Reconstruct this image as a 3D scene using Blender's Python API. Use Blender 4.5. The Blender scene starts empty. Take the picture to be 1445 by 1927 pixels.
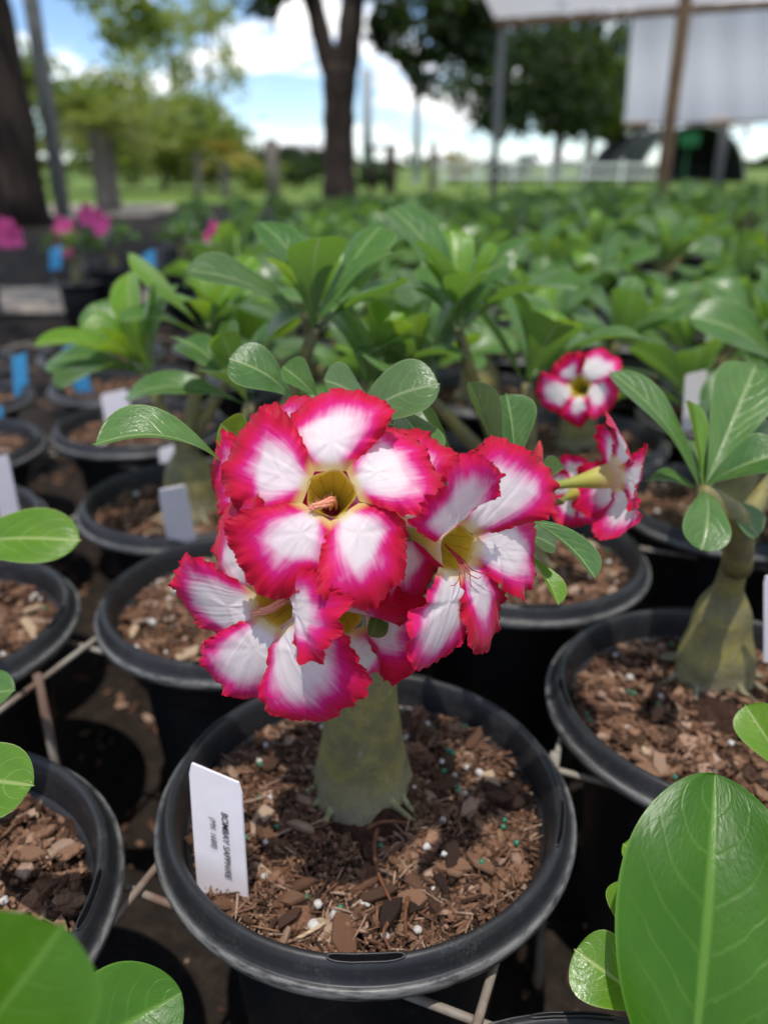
import bpy, math, random
import numpy as np
from mathutils import Vector, Matrix

random.seed(7)
RNG = np.random.default_rng(7)
scene = bpy.context.scene
COL = scene.collection

# ------------------------------------------------------------------ camera
CAM_Z = 0.50
PITCH = math.radians(23.5)
FPX = 1500.0                                  # focal length in pixels of the 1445x1927 photograph
cam_data = bpy.data.cameras.new('camera')
cam = bpy.data.objects.new('camera', cam_data)
COL.objects.link(cam)
cam.location = (0, 0, CAM_Z)
cam.rotation_euler = (math.pi / 2 - PITCH, 0, 0)
cam_data.sensor_fit = 'VERTICAL'
cam_data.sensor_height = 36.0
cam_data.lens = FPX / 1927.0 * 36.0
cam_data.clip_start = 0.01
cam_data.clip_end = 2000
cam_data.dof.use_dof = True
cam_data.dof.focus_distance = 0.315
cam_data.dof.aperture_fstop = 5.7
scene.camera = cam

# ------------------------------------------------------------------ sun, sky, exposure
SUN = Vector((-0.05, -0.26, 0.96)).normalized()          # direction towards the sun
sun_data = bpy.data.lights.new('sun', 'SUN')
sun_data.energy = 3.1
sun_data.angle = math.radians(0.6)
sun_data.color = (1.0, 0.95, 0.87)
sun = bpy.data.objects.new('sun', sun_data)
COL.objects.link(sun)
sun.rotation_euler = SUN.to_track_quat('Z', 'Y').to_euler()

world = bpy.data.worlds.new('World')
scene.world = world
world.use_nodes = True
wn, wl = world.node_tree.nodes, world.node_tree.links
wn.clear()
w_out = wn.new('ShaderNodeOutputWorld')
sky = wn.new('ShaderNodeTexSky')
sky.sky_type = 'NISHITA'
sky.sun_disc = False
sky.sun_elevation = math.asin(SUN.z)
sky.sun_rotation = math.atan2(SUN.x, SUN.y)
sky.altitude = 2500
sky.air_density = 1.0
sky.dust_density = 0.0
sky.ozone_density = 4.0
bg_sky = wn.new('ShaderNodeBackground')
bg_sky.inputs['Strength'].default_value = 0.15
wl.new(sky.outputs[0], bg_sky.inputs['Color'])
bg_cloud = wn.new('ShaderNodeBackground')
bg_cloud.inputs['Strength'].default_value = 1.5
w_tc = wn.new('ShaderNodeTexCoord')
w_sep = wn.new('ShaderNodeSeparateXYZ')
wl.new(w_tc.outputs['Generated'], w_sep.inputs[0])
w_add = wn.new('ShaderNodeMath'); w_add.operation = 'ADD'; w_add.inputs[1].default_value = 0.22
wl.new(w_sep.outputs['Z'], w_add.inputs[0])
w_max = wn.new('ShaderNodeMath'); w_max.operation = 'MAXIMUM'; w_max.inputs[1].default_value = 0.05
wl.new(w_add.outputs[0], w_max.inputs[0])
w_div = wn.new('ShaderNodeVectorMath'); w_div.operation = 'DIVIDE'
w_cmb = wn.new('ShaderNodeCombineXYZ')
for k in range(3):
    wl.new(w_max.outputs[0], w_cmb.inputs[k])
wl.new(w_tc.outputs['Generated'], w_div.inputs[0]); wl.new(w_cmb.outputs[0], w_div.inputs[1])
w_map = wn.new('ShaderNodeMapping'); w_map.inputs['Location'].default_value = (1.3, 0.4, 0.0)
w_map.inputs['Scale'].default_value = (1.0, 1.0, 1.0)
wl.new(w_div.outputs[0], w_map.inputs[0])
w_noise = wn.new('ShaderNodeTexNoise'); w_noise.inputs['Scale'].default_value = 2.0
w_noise.inputs['Detail'].default_value = 7; w_noise.inputs['Roughness'].default_value = 0.55
wl.new(w_map.outputs[0], w_noise.inputs['Vector'])
w_ramp = wn.new('ShaderNodeValToRGB')
w_ramp.color_ramp.elements[0].position = 0.47; w_ramp.color_ramp.elements[0].color = (0, 0, 0, 1)
w_ramp.color_ramp.elements[1].position = 0.585; w_ramp.color_ramp.elements[1].color = (1, 1, 1, 1)
wl.new(w_noise.outputs['Fac'], w_ramp.inputs[0])
w_n2 = wn.new('ShaderNodeTexNoise'); w_n2.inputs['Scale'].default_value = 4.0; w_n2.inputs['Detail'].default_value = 4
wl.new(w_map.outputs[0], w_n2.inputs['Vector'])
w_r2 = wn.new('ShaderNodeValToRGB')
w_r2.color_ramp.elements[0].position = 0.35; w_r2.color_ramp.elements[0].color = (0.66, 0.72, 0.82, 1)
w_r2.color_ramp.elements[1].position = 0.6; w_r2.color_ramp.elements[1].color = (1, 1, 1, 1)
wl.new(w_n2.outputs['Fac'], w_r2.inputs[0])
wl.new(w_r2.outputs[0], bg_cloud.inputs['Color'])
w_mix = wn.new('ShaderNodeMixShader')
wl.new(w_ramp.outputs[0], w_mix.inputs[0])
wl.new(bg_sky.outputs[0], w_mix.inputs[1]); wl.new(bg_cloud.outputs[0], w_mix.inputs[2])
wl.new(w_mix.outputs[0], w_out.inputs['Surface'])

vs = scene.view_settings
vs.view_transform = 'Standard'
vs.look = 'None'
vs.gamma = 1.0
vs.use_curve_mapping = False
vs.exposure = 0.30
scene.cycles.max_bounces = 8
scene.cycles.transparent_max_bounces = 8

# ------------------------------------------------------------------ geometry helpers
SP, CP = math.sin(PITCH), math.cos(PITCH)


def ray(u, v):
    xc, yc = (u - 722.5) / FPX, (963.5 - v) / FPX
    return np.array([xc, CP + yc * SP, -SP + yc * CP])


def at(u, v, t):                               # the point seen at (u, v) at depth t along the view axis
    return np.array([0, 0, CAM_Z]) + ray(u, v) * t


def at_y(u, v, y):
    r = ray(u, v)
    return np.array([0, 0, CAM_Z]) + r * (y / r[1])


def at_z(u, v, z):
    r = ray(u, v)
    return np.array([0, 0, CAM_Z]) + r * ((z - CAM_Z) / r[2])


def vn(v):
    v = np.asarray(v, float)
    return v / max(1e-12, np.linalg.norm(v))


def build_mesh(name, V, F, mats, uv=None, attrs=None, smooth=True, mat_index=None):
    """F: list of index arrays, each (n, 3) or (n, 4)."""
    me = bpy.data.meshes.new(name)
    V = np.asarray(V, np.float32)
    F = [np.asarray(f, np.int32) for f in (F if isinstance(F, list) else [F])]
    loops = np.concatenate([f.ravel() for f in F])
    sizes = np.concatenate([np.full(len(f), f.shape[1], np.int32) for f in F])
    starts = np.concatenate([[0], np.cumsum(sizes)[:-1]]).astype(np.int32)
    me.vertices.add(len(V)); me.vertices.foreach_set('co', V.ravel())
    me.loops.add(len(loops)); me.loops.foreach_set('vertex_index', loops)
    me.polygons.add(len(sizes)); me.polygons.foreach_set('loop_start', starts)
    try:
        me.polygons.foreach_set('loop_total', sizes)
    except Exception:
        pass
    for m in (mats if isinstance(mats, (list, tuple)) else [mats]):
        me.materials.append(m)
    if mat_index is not None:
        me.polygons.foreach_set('material_index', np.asarray(mat_index, np.int32))
    if uv is not None:
        lay = me.uv_layers.new(name='UVMap')
        lay.data.foreach_set('uv', np.asarray(uv, np.float32)[loops].ravel())
    for k, a in (attrs or {}).items():
        at_ = me.attributes.new(k, 'FLOAT', 'POINT')
        at_.data.foreach_set('value', np.asarray(a, np.float32))
    me.update(calc_edges=True)
    me.polygons.foreach_set('use_smooth', np.full(len(sizes), bool(smooth)))
    me.validate()
    return me


def obj(name, me, parent=None, loc=None, mat=None):
    o = bpy.data.objects.new(name, me)
    COL.objects.link(o)
    if parent is not None:
        o.parent = parent
    if mat is not None:
        o.matrix_basis = Matrix([list(map(float, r)) for r in mat])
    elif loc is not None:
        o.location = tuple(float(c) for c in loc)
    return o


def thing(name, label, cat, loc=(0, 0, 0), rotz=0.0, group=None):
    o = bpy.data.objects.new(name, None)
    COL.objects.link(o)
    o.empty_display_size = 0.02
    o.location = tuple(float(c) for c in loc)
    o.rotation_euler = (0, 0, rotz)
    return tag(o, label, cat, group)


def tag(o, label, cat, group=None):
    o['label'] = label
    o['category'] = cat
    if group:
        o['group'] = group
    return o


def structure(o, label=None):
    o['kind'] = 'structure'
    if label:
        o['label'] = label
    return o


def grid_faces(nu, nv, wrap_u=False):
    i = np.arange(nu if wrap_u else nu - 1)
    j = np.arange(nv - 1)
    I, J = np.meshgrid(i, j, indexing='ij')
    I2 = (I + 1) % nu
    return np.stack([I * nv + J, I2 * nv + J, I2 * nv + J + 1, I * nv + J + 1], -1).reshape(-1, 4)


class Acc:                                     # collects pieces of one mesh
    def __init__(self):
        self.V, self.F4, self.F3, self.n, self.A, self.UV = [], [], [], 0, {}, []

    def add(self, V, F, uv=None, **attrs):
        V = np.asarray(V, float)
        for f in (F if isinstance(F, list) else [F]):
            f = np.asarray(f)
            (self.F4 if f.shape[1] == 4 else self.F3).append(f + self.n)
        self.V.append(V); self.n += len(V)
        self.UV.append(np.zeros((len(V), 2)) if uv is None else np.asarray(uv))
        for k, a in attrs.items():
            self.A.setdefault(k, []).append(np.broadcast_to(np.asarray(a, float), (len(V),)))

    def mesh(self, name, mats, smooth=True, uv=True):
        F = ([np.concatenate(self.F4)] if self.F4 else []) + ([np.concatenate(self.F3)] if self.F3 else [])
        return build_mesh(name, np.concatenate(self.V), F, mats, np.concatenate(self.UV) if uv else None,
                          {k: np.concatenate(a) for k, a in self.A.items()}, smooth)


def tube(pts, rad, n=10, cap=True):
    P = np.asarray(pts, float)
    R = np.broadcast_to(np.asarray(rad, float), (len(P),))
    T = np.gradient(P, axis=0)
    T /= np.linalg.norm(T, axis=1)[:, None] + 1e-12
    ref = np.array([0, 0, 1.0]) if abs(T[0][2]) < 0.9 else np.array([1.0, 0, 0])
    N = np.zeros_like(P)
    nrm = vn(np.cross(T[0], ref))
    for k in range(len(P)):
        nrm = vn(nrm - T[k] * np.dot(nrm, T[k]))
        N[k] = nrm
    B = np.cross(T, N)
    a = np.linspace(0, 2 * math.pi, n, endpoint=False)
    V = P[None] + R[None, :, None] * (np.cos(a)[:, None, None] * N[None] + np.sin(a)[:, None, None] * B[None])
    V = V.reshape(-1, 3)
    F = [grid_faces(n, len(P), True)]
    L = len(P)
    if cap:
        c0, c1 = len(V), len(V) + 1
        V = np.concatenate([V, P[:1], P[-1:]])
        i = np.arange(n); i2 = (i + 1) % n
        F.append(np.stack([i2 * L, i * L, np.full(n, c0)], -1))
        F.append(np.stack([i * L + L - 1, i2 * L + L - 1, np.full(n, c1)], -1))
    return V, F


def spline(pts, n):                            # Catmull-Rom through the points
    P = np.asarray(pts, float)
    P = np.concatenate([[2 * P[0] - P[1]], P, [2 * P[-1] - P[-2]]])
    out = []
    m = len(P) - 3
    for q in np.linspace(0, m, n):
        k = min(int(q), m - 1); u = q - k
        p0, p1, p2, p3 = P[k:k + 4]
        out.append(0.5 * ((2 * p1) + (-p0 + p2) * u + (2 * p0 - 5 * p1 + 4 * p2 - p3) * u * u + (-p0 + 3 * p1 - 3 * p2 + p3) * u ** 3))
    return np.array(out)


def lathe(prof, n=64):
    a = np.linspace(0, 2 * math.pi, n, endpoint=False)
    pr = np.asarray(prof, float)
    V = np.stack([np.cos(a)[:, None] * pr[None, :, 0], np.sin(a)[:, None] * pr[None, :, 0],
                  np.broadcast_to(pr[None, :, 1], (n, len(pr)))], -1).reshape(-1, 3)
    return V, grid_faces(n, len(pr), True)


def box(c, s, rot=None):
    x, y, z = np.asarray(s, float) / 2
    V = np.array([[-x, -y, -z], [x, -y, -z], [x, y, -z], [-x, y, -z], [-x, -y, z], [x, -y, z], [x, y, z], [-x, y, z]])
    if rot is not None:
        V = V @ np.asarray(rot).T
    F = np.array([[0, 3, 2, 1], [4, 5, 6, 7], [0, 1, 5, 4], [1, 2, 6, 5], [2, 3, 7, 6], [3, 0, 4, 7]])
    return V + np.asarray(c, float), F


def frame(origin, x, y, z):
    M = np.eye(4)
    M[:3, 0], M[:3, 1], M[:3, 2], M[:3, 3] = x, y, z, origin
    return M


def noise1(x, seed, octaves=3):                # smooth 1-D noise
    r = np.random.default_rng(seed)
    out = np.zeros_like(x, dtype=float); a = 1.0; f = 1.0
    for _ in range(octaves):
        for _k in range(3):
            out += a / 3 * np.sin(x * f * r.uniform(0.7, 1.4) + r.uniform(0, 6.28))
        a *= 0.5; f *= 2.1
    return out


# ------------------------------------------------------------------ material helpers
def new_mat(name):
    m = bpy.data.materials.new(name)
    m.use_nodes = True
    m.node_tree.nodes.clear()
    return m, m.node_tree.nodes, m.node_tree.links


class NB:
    def __init__(self, name):
        self.m, self.n, self.l = new_mat(name)
        self.out = self.n.new('ShaderNodeOutputMaterial')

    def put(self, sock, val):
        if isinstance(val, bpy.types.NodeSocket):
            self.l.new(val, sock)
        else:
            sock.default_value = val

    def math(self, op, a, b=0.0, c=None, clamp=False):
        x = self.n.new('ShaderNodeMath'); x.operation = op; x.use_clamp = clamp
        self.put(x.inputs[0], a); self.put(x.inputs[1], b)
        if c is not None:
            self.put(x.inputs[2], c)
        return x.outputs[0]

    def noise(self, vec, scale, detail=4, rough=0.5, dist=0.0):
        x = self.n.new('ShaderNodeTexNoise')
        if vec is not None:
            self.l.new(vec, x.inputs['Vector'])
        x.inputs['Scale'].default_value = scale; x.inputs['Detail'].default_value = detail
        x.inputs['Roughness'].default_value = rough; x.inputs['Distortion'].default_value = dist
        return x.outputs['Fac']

    def ramp(self, f, stops, interp='LINEAR'):
        x = self.n.new('ShaderNodeValToRGB')
        x.color_ramp.interpolation = interp
        e = x.color_ramp.elements
        while len(e) < len(stops):
            e.new(0.5)
        for k, (p, c) in enumerate(stops):
            e[k].position = p
            e[k].color = (c[0], c[1], c[2], 1) if len(c) == 3 else c
        self.put(x.inputs[0], f)
        return x.outputs[0]

    def mix(self, f, a, b, mode='MIX'):
        x = self.n.new('ShaderNodeMix'); x.data_type = 'RGBA'; x.blend_type = mode
        self.put(x.inputs[0], f)
        for s, v in ((x.inputs[6], a), (x.inputs[7], b)):
            if isinstance(v, bpy.types.NodeSocket):
                self.l.new(v, s)
            else:
                s.default_value = (v[0], v[1], v[2], 1)
        return x.outputs[2]

    def sstep(self, x_, lo, hi):
        x = self.n.new('ShaderNodeMapRange'); x.interpolation_type = 'SMOOTHSTEP'
        self.put(x.inputs[0], x_); x.inputs[1].default_value = lo; x.inputs[2].default_value = hi
        return x.outputs[0]

    def coord(self, which='Object'):
        return self.n.new('ShaderNodeTexCoord').outputs[which]

    def scaled(self, vec, s):
        x = self.n.new('ShaderNodeMapping'); x.inputs['Scale'].default_value = s
        self.l.new(vec, x.inputs[0])
        return x.outputs[0]

    def uv(self):
        s = self.n.new('ShaderNodeSeparateXYZ')
        self.l.new(self.coord('UV'), s.inputs[0])
        return s.outputs[0], s.outputs[1]

    def attr(self, name):
        x = self.n.new('ShaderNodeAttribute'); x.attribute_name = name
        return x.outputs['Fac']

    def rnd(self):
        return self.n.new('ShaderNodeObjectInfo').outputs['Random']

    def backface(self):
        return self.n.new('ShaderNodeNewGeometry').outputs['Backfacing']

    def bump(self, h, strength=0.3, dist=0.001):
        x = self.n.new('ShaderNodeBump')
        x.inputs['Strength'].default_value = strength; x.inputs['Distance'].default_value = dist
        self.l.new(h, x.inputs['Height'])
        return x.outputs[0]

    def bsdf(self, color, rough=0.5, spec=0.5, normal=None, **kw):
        x = self.n.new('ShaderNodeBsdfPrincipled')
        self.put(x.inputs['Base Color'], color if isinstance(color, bpy.types.NodeSocket) else (*color[:3], 1))
        self.put(x.inputs['Roughness'], rough)
        x.inputs['Specular IOR Level'].default_value = spec
        if normal is not None:
            self.l.new(normal, x.inputs['Normal'])
        for k, v in kw.items():
            self.put(x.inputs[k.replace('_', ' ')], v)
        return x.outputs[0]

    def translucent(self, color, normal=None):
        x = self.n.new('ShaderNodeBsdfTranslucent')
        self.put(x.inputs['Color'], color if isinstance(color, bpy.types.NodeSocket) else (*color[:3], 1))
        if normal is not None:
            self.l.new(normal, x.inputs['Normal'])
        return x.outputs[0]

    def mixs(self, f, a, b):
        x = self.n.new('ShaderNodeMixShader')
        self.put(x.inputs[0], f); self.l.new(a, x.inputs[1]); self.l.new(b, x.inputs[2])
        return x.outputs[0]

    def done(self, shader):
        self.l.new(shader, self.out.inputs['Surface'])
        return self.m


def mat_petal():
    b = NB('petal')
    u, v = b.uv()
    m = b.attr('margin')                                   # millimetres from the petal's edge
    cmb = b.n.new('ShaderNodeCombineXYZ')
    b.put(cmb.inputs[0], b.math('MULTIPLY', u, 34.0)); b.put(cmb.inputs[1], b.math('MULTIPLY', v, 2.2))
    b.put(cmb.inputs[2], b.math('MULTIPLY', b.rnd(), 40.0))
    streak = b.noise(cmb.outputs[0], 1.0, 4, 0.6)
    cmb2 = b.n.new('ShaderNodeCombineXYZ')
    b.put(cmb2.inputs[0], b.math('MULTIPLY', u, 5.0)); b.put(cmb2.inputs[1], b.math('MULTIPLY', v, 3.0))
    b.put(cmb2.inputs[2], b.math('MULTIPLY', b.rnd(), 17.0))
    big = b.noise(cmb2.outputs[0], 1.0, 2, 0.5)
    f = b.math('ADD', m, b.math('MULTIPLY', b.math('SUBTRACT', streak, 0.5), 4.6))
    f = b.math('ADD', f, b.math('MULTIPLY', b.math('SUBTRACT', big, 0.5), 7.0))
    f = b.math('DIVIDE', f, 17.8, clamp=True)
    f = b.math('ADD', f, b.math('MULTIPLY', b.math('SUBTRACT', b.rnd(), 0.5), 0.28), clamp=True)
    col = b.ramp(f, [(0.0, (0.50, 0.0, 0.030)), (0.12, (0.63, 0.001, 0.045)), (0.26, (0.70, 0.003, 0.105)), (0.39, (0.74, 0.012, 0.23)),
                     (0.50, (0.80, 0.16, 0.40)), (0.62, (0.86, 0.47, 0.62)), (0.78, (0.89, 0.75, 0.79)), (1.0, (0.915, 0.842, 0.838))])
    # dried dark thread on the very edge
    edge = b.math('MULTIPLY', b.math('SUBTRACT', 1.0, b.sstep(m, 0.0, 0.55)), b.sstep(streak, 0.46, 0.62))
    col = b.mix(b.math('MULTIPLY', edge, 0.55), col, (0.25, 0.0, 0.03))
    speck = b.sstep(b.noise(b.coord('UV'), 55.0, 2, 0.5), 0.735, 0.76)
    col = b.mix(b.math('MULTIPLY', speck, 0.5), col, (0.45, 0.22, 0.12))
    # pale yellow flush at the throat
    col = b.mix(b.math('MULTIPLY', b.math('SUBTRACT', 1.0, b.sstep(v, 0.02, 0.13)), 0.80), col, (0.80, 0.66, 0.22))
    cmb3 = b.n.new('ShaderNodeCombineXYZ')
    b.put(cmb3.inputs[0], b.math('MULTIPLY', u, 46.0)); b.put(cmb3.inputs[1], b.math('MULTIPLY', v, 5.0))
    b.put(cmb3.inputs[2], b.math('MULTIPLY', b.rnd(), 9.0))
    vein = b.noise(cmb3.outputs[0], 1.0, 5, 0.62, 0.6)
    nrm = b.bump(vein, 0.20, 0.0006)
    s1 = b.bsdf(col, 0.55, 0.25, nrm, Sheen_Weight=0.15)
    tr = b.translucent(col, nrm)
    return b.done(b.mixs(0.36, s1, tr))


def mat_leaf(name, g0, g1, vein, under, trans, k=7.5, gloss=0.30, spec=0.52):
    b = NB(name)
    u, v = b.uv()
    s = b.math('ABSOLUTE', b.math('SUBTRACT', b.math('MULTIPLY', u, 2.0), 1.0))
    obj_c = b.coord('Object')
    big = b.noise(b.coord('UV'), 3.0, 3, 0.5)
    hue = b.math('ADD', b.math('MULTIPLY', b.rnd(), 0.55), b.math('MULTIPLY', b.math('SUBTRACT', big, 0.35), 1.5))
    col = b.mix(b.math('MINIMUM', b.math('MAXIMUM', hue, 0.0), 1.0), g0, g1)
    mid = b.math('SUBTRACT', 1.0, b.sstep(s, 0.015, 0.085))
    wob = b.math('MULTIPLY', b.math('SUBTRACT', b.noise(b.coord('UV'), 5.0, 2), 0.5), 0.55)
    ph = b.math('SUBTRACT', b.math('MULTIPLY', v, k), b.math('MULTIPLY', b.math('POWER', s, 1.3), k * 0.34))
    fr = b.math('FRACT', b.math('ADD', ph, wob))
    tri = b.math('ABSOLUTE', b.math('SUBTRACT', fr, 0.5))
    side = b.math('MULTIPLY', b.sstep(tri, 0.40, 0.495), b.math('SUBTRACT', 1.0, b.sstep(s, 0.55, 0.95)))
    side = b.math('MULTIPLY', side, b.math('MULTIPLY', big, 0.55))
    fine = b.n.new('ShaderNodeTexVoronoi'); fine.feature = 'DISTANCE_TO_EDGE'; fine.inputs['Scale'].default_value = 26
    b.l.new(b.coord('UV'), fine.inputs['Vector'])
    net = b.math('MULTIPLY', b.math('SUBTRACT', 1.0, b.sstep(fine.outputs['Distance'], 0.0, 0.08)), 0.05)
    veins = b.math('MAXIMUM', b.math('MAXIMUM', b.math('MULTIPLY', mid, 0.85), side), net)
    rimm = b.math('MULTIPLY', b.sstep(s, 0.95, 0.995), 0.7)
    veins = b.math('MAXIMUM', veins, rimm)
    col = b.mix(veins, col, vein)
    spot = b.sstep(b.noise(b.coord('UV'), 20.0, 3, 0.6), 0.70, 0.78)
    col = b.mix(b.math('MULTIPLY', spot, 0.25), col, (0.30, 0.30, 0.16))
    bf = b.backface()
    ucol = b.mix(veins, under, vein)
    col = b.mix(bf, col, ucol)
    h = b.math('ADD', b.math('MULTIPLY', b.math('MAXIMUM', mid, b.math('MULTIPLY', side, 1.6)), -0.8), b.math('ADD', b.math('MULTIPLY', b.noise(b.coord('UV'), 16.0, 3), 0.5), b.math('MULTIPLY', fine.outputs['Distance'], 0.5)))
    nrm = b.bump(h, 0.35, 0.0007)
    rough = b.math('ADD', b.math('ADD', gloss, b.math('MULTIPLY', bf, 0.25)), b.math('MULTIPLY', b.math('SUBTRACT', b.noise(b.coord('UV'), 5.0, 4, 0.6), 0.5), 0.22))
    s1 = b.bsdf(col, rough, spec, nrm)
    tcol = b.mix(veins, trans, vein)
    tr = b.translucent(tcol, nrm)
    return b.done(b.mixs(0.34, s1, tr))


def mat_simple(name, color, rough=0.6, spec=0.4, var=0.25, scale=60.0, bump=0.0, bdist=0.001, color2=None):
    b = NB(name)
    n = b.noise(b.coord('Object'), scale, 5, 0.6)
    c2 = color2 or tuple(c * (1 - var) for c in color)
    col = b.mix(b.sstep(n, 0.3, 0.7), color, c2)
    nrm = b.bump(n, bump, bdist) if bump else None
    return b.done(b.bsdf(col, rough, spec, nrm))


def mat_pot():
    b = NB('black_plastic')
    oc = b.coord('Object')
    n = b.noise(oc, 90, 5, 0.65)
    n2 = b.noise(b.scaled(oc, (30, 30, 240)), 1.0, 4, 0.6)
    dust = b.math('MULTIPLY', b.sstep(n, 0.45, 0.80), b.sstep(b.noise(oc, 700, 3, 0.7), 0.4, 0.65))
    col = b.mix(b.math('MULTIPLY', dust, 0.45), (0.013, 0.013, 0.015), (0.11, 0.105, 0.10))
    sep = b.n.new('ShaderNodeSeparateXYZ'); b.l.new(oc, sep.inputs[0])
    rad = b.math('SQRT', b.math('ADD', b.math('MULTIPLY', sep.outputs[0], sep.outputs[0]), b.math('MULTIPLY', sep.outputs[1], sep.outputs[1])))
    wear_glint = b.math('MULTIPLY', b.sstep(rad, 0.1068, 0.1092), b.sstep(b.noise(b.scaled(oc, (60, 60, 400)), 1.0, 5, 0.7), 0.30, 0.62))  # worn outer lip, with its grey highlight painted into the colour
    col = b.mix(b.math('MULTIPLY', wear_glint, 0.65), col, (0.25, 0.245, 0.235))
    rough = b.math('ADD', 0.34, b.math('MULTIPLY', n2, 0.22))
    return b.done(b.bsdf(col, rough, 0.5, b.bump(b.noise(oc, 420, 3), 0.12, 0.0004)))


def mat_bark_chip(by_attr):
    b = NB('bark_mulch' if by_attr else 'bark_chip')
    t = b.attr('tint') if by_attr else b.rnd()
    oc = b.coord('Object')
    col = b.ramp(t, [(0.0, (0.016, 0.009, 0.006)), (0.18, (0.070, 0.036, 0.021)), (0.42, (0.185, 0.092, 0.052)), (0.68, (0.30, 0.172, 0.105)),
                     (0.88, (0.45, 0.31, 0.23)), (1.0, (0.55, 0.41, 0.26))])
    g = b.noise(b.scaled(oc, (300, 900, 900)), 1.0, 4, 0.65)
    col = b.mix(b.math('MULTIPLY', b.sstep(g, 0.35, 0.7), 0.55), col, (0.04, 0.018, 0.012))
    return b.done(b.bsdf(col, 0.8, 0.25, b.bump(g, 0.6, 0.0006)))


def mat_soil():
    b = NB('potting_soil')
    oc = b.coord('Object')
    n = b.noise(oc, 260, 6, 0.7)
    n2 = b.noise(oc, 55, 4, 0.6)
    col = b.ramp(n, [(0.25, (0.010, 0.006, 0.004)), (0.5, (0.045, 0.022, 0.014)), (0.72, (0.11, 0.052, 0.032)), (0.9, (0.2, 0.12, 0.08))])
    h = b.math('ADD', n, b.math('MULTIPLY', n2, 2.0))
    return b.done(b.bsdf(col, 0.9, 0.2, b.bump(h, 0.9, 0.003)))


def mat_trunk():
    b = NB('green_stem_bark')
    oc = b.coord('Object')
    n = b.noise(oc, 55, 5, 0.6)
    n2 = b.noise(b.scaled(oc, (1, 1, 0.5)), 210, 4, 0.6)
    col = b.ramp(n, [(0.25, (0.115, 0.105, 0.045)), (0.46, (0.170, 0.152, 0.070)), (0.62, (0.245, 0.210, 0.065)), (0.85, (0.25, 0.225, 0.140))])
    sep = b.n.new('ShaderNodeSeparateXYZ'); b.l.new(oc, sep.inputs[0])
    n3 = b.noise(oc, 95, 4, 0.6)
    low = b.math('SUBTRACT', 1.0, b.sstep(b.math('ADD', sep.outputs[2], b.math('MULTIPLY', n3, 0.045)), 0.198, 0.228))
    col = b.mix(b.math('MULTIPLY', low, b.math('MULTIPLY', n3, 1.05)), col, (0.36, 0.33, 0.25))
    scar = b.sstep(b.noise(b.scaled(oc, (70, 70, 520)), 1.0, 3, 0.6), 0.62, 0.70)
    col = b.mix(b.math('MULTIPLY', scar, 0.35), col, (0.10, 0.085, 0.05))
    pit = b.sstep(b.noise(oc, 520, 3, 0.5), 0.66, 0.74)
    col = b.mix(b.math('MULTIPLY', pit, 0.5), col, (0.09, 0.075, 0.045))
    sp = b.sstep(n2, 0.58, 0.72)
    col = b.mix(b.math('MULTIPLY', sp, 0.4), col, (0.32, 0.31, 0.24))
    return b.done(b.bsdf(col, 0.55, 0.35, b.bump(b.math('ADD', b.math('ADD', n2, b.math('MULTIPLY', n, 1.5)), b.noise(b.scaled(oc, (60, 60, 420)), 1.0, 4, 0.65)), 0.5, 0.0014)))


def mat_throat():
    b = NB('flower_throat')
    u, v = b.uv()
    tri = b.math('ABSOLUTE', b.math('SUBTRACT', b.math('FRACT', b.math('ADD', b.math('MULTIPLY', u, 10.0), b.math('MULTIPLY', b.noise(b.coord('UV'), 12, 2), 0.35))), 0.5))
    line = b.math('MULTIPLY', b.math('SUBTRACT', 1.0, b.sstep(tri, 0.01, 0.05)), b.sstep(v, 0.02, 0.12))
    inside = b.ramp(v, [(0.0, (0.80, 0.62, 0.20)), (0.08, (0.68, 0.50, 0.045)), (0.4, (0.54, 0.43, 0.03)), (0.8, (0.34, 0.32, 0.03))])
    inside = b.mix(b.math('MULTIPLY', line, 0.75), inside, (0.42, 0.07, 0.03))
    outside = b.ramp(v, [(0.0, (0.80, 0.60, 0.50)), (0.12, (0.72, 0.56, 0.26)), (0.45, (0.52, 0.50, 0.10)), (1.0, (0.34, 0.40, 0.08))])
    col = b.mix(b.backface(), inside, outside)
    nrm = b.bump(b.noise(b.scaled(b.coord('UV'), (60, 8, 1)), 1.0, 3), 0.3, 0.0005)
    return b.done(b.mixs(0.3, b.bsdf(col, 0.5, 0.3, nrm), b.translucent(col)))


def mat_cloth(name, col, trans=0.4):
    b = NB(name)
    n = b.noise(b.coord('Object'), 1.6, 4, 0.6)
    c = b.mix(b.math('MULTIPLY', n, 0.35), col, tuple(x * 0.75 for x in col))
    return b.done(b.mixs(trans, b.bsdf(c, 0.7, 0.2), b.translucent(c)))


def mat_foliage(name, c0, c1, trans):
    b = NB(name)
    t = b.attr('tint')
    col = b.mix(t, c0, c1)
    s1 = b.bsdf(col, 0.5, 0.35)
    return b.done(b.mixs(0.48, s1, b.translucent(b.mix(t, trans, tuple(x * 0.7 for x in trans)))))


def mat_ground():
    b = NB('dark_ground_cover')
    oc = b.coord('Object')
    n = b.noise(oc, 3.0, 6, 0.65)
    n2 = b.noise(oc, 60.0, 5, 0.7)
    col = b.ramp(n2, [(0.25, (0.008, 0.006, 0.005)), (0.5, (0.018, 0.013, 0.010)), (0.75, (0.038, 0.027, 0.021))])
    col = b.mix(b.math('MULTIPLY', b.sstep(n, 0.5, 0.8), 0.6), col, (0.048, 0.036, 0.028))
    return b.done(b.bsdf(col, 0.9, 0.2, b.bump(n2, 0.7, 0.006)))


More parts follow.
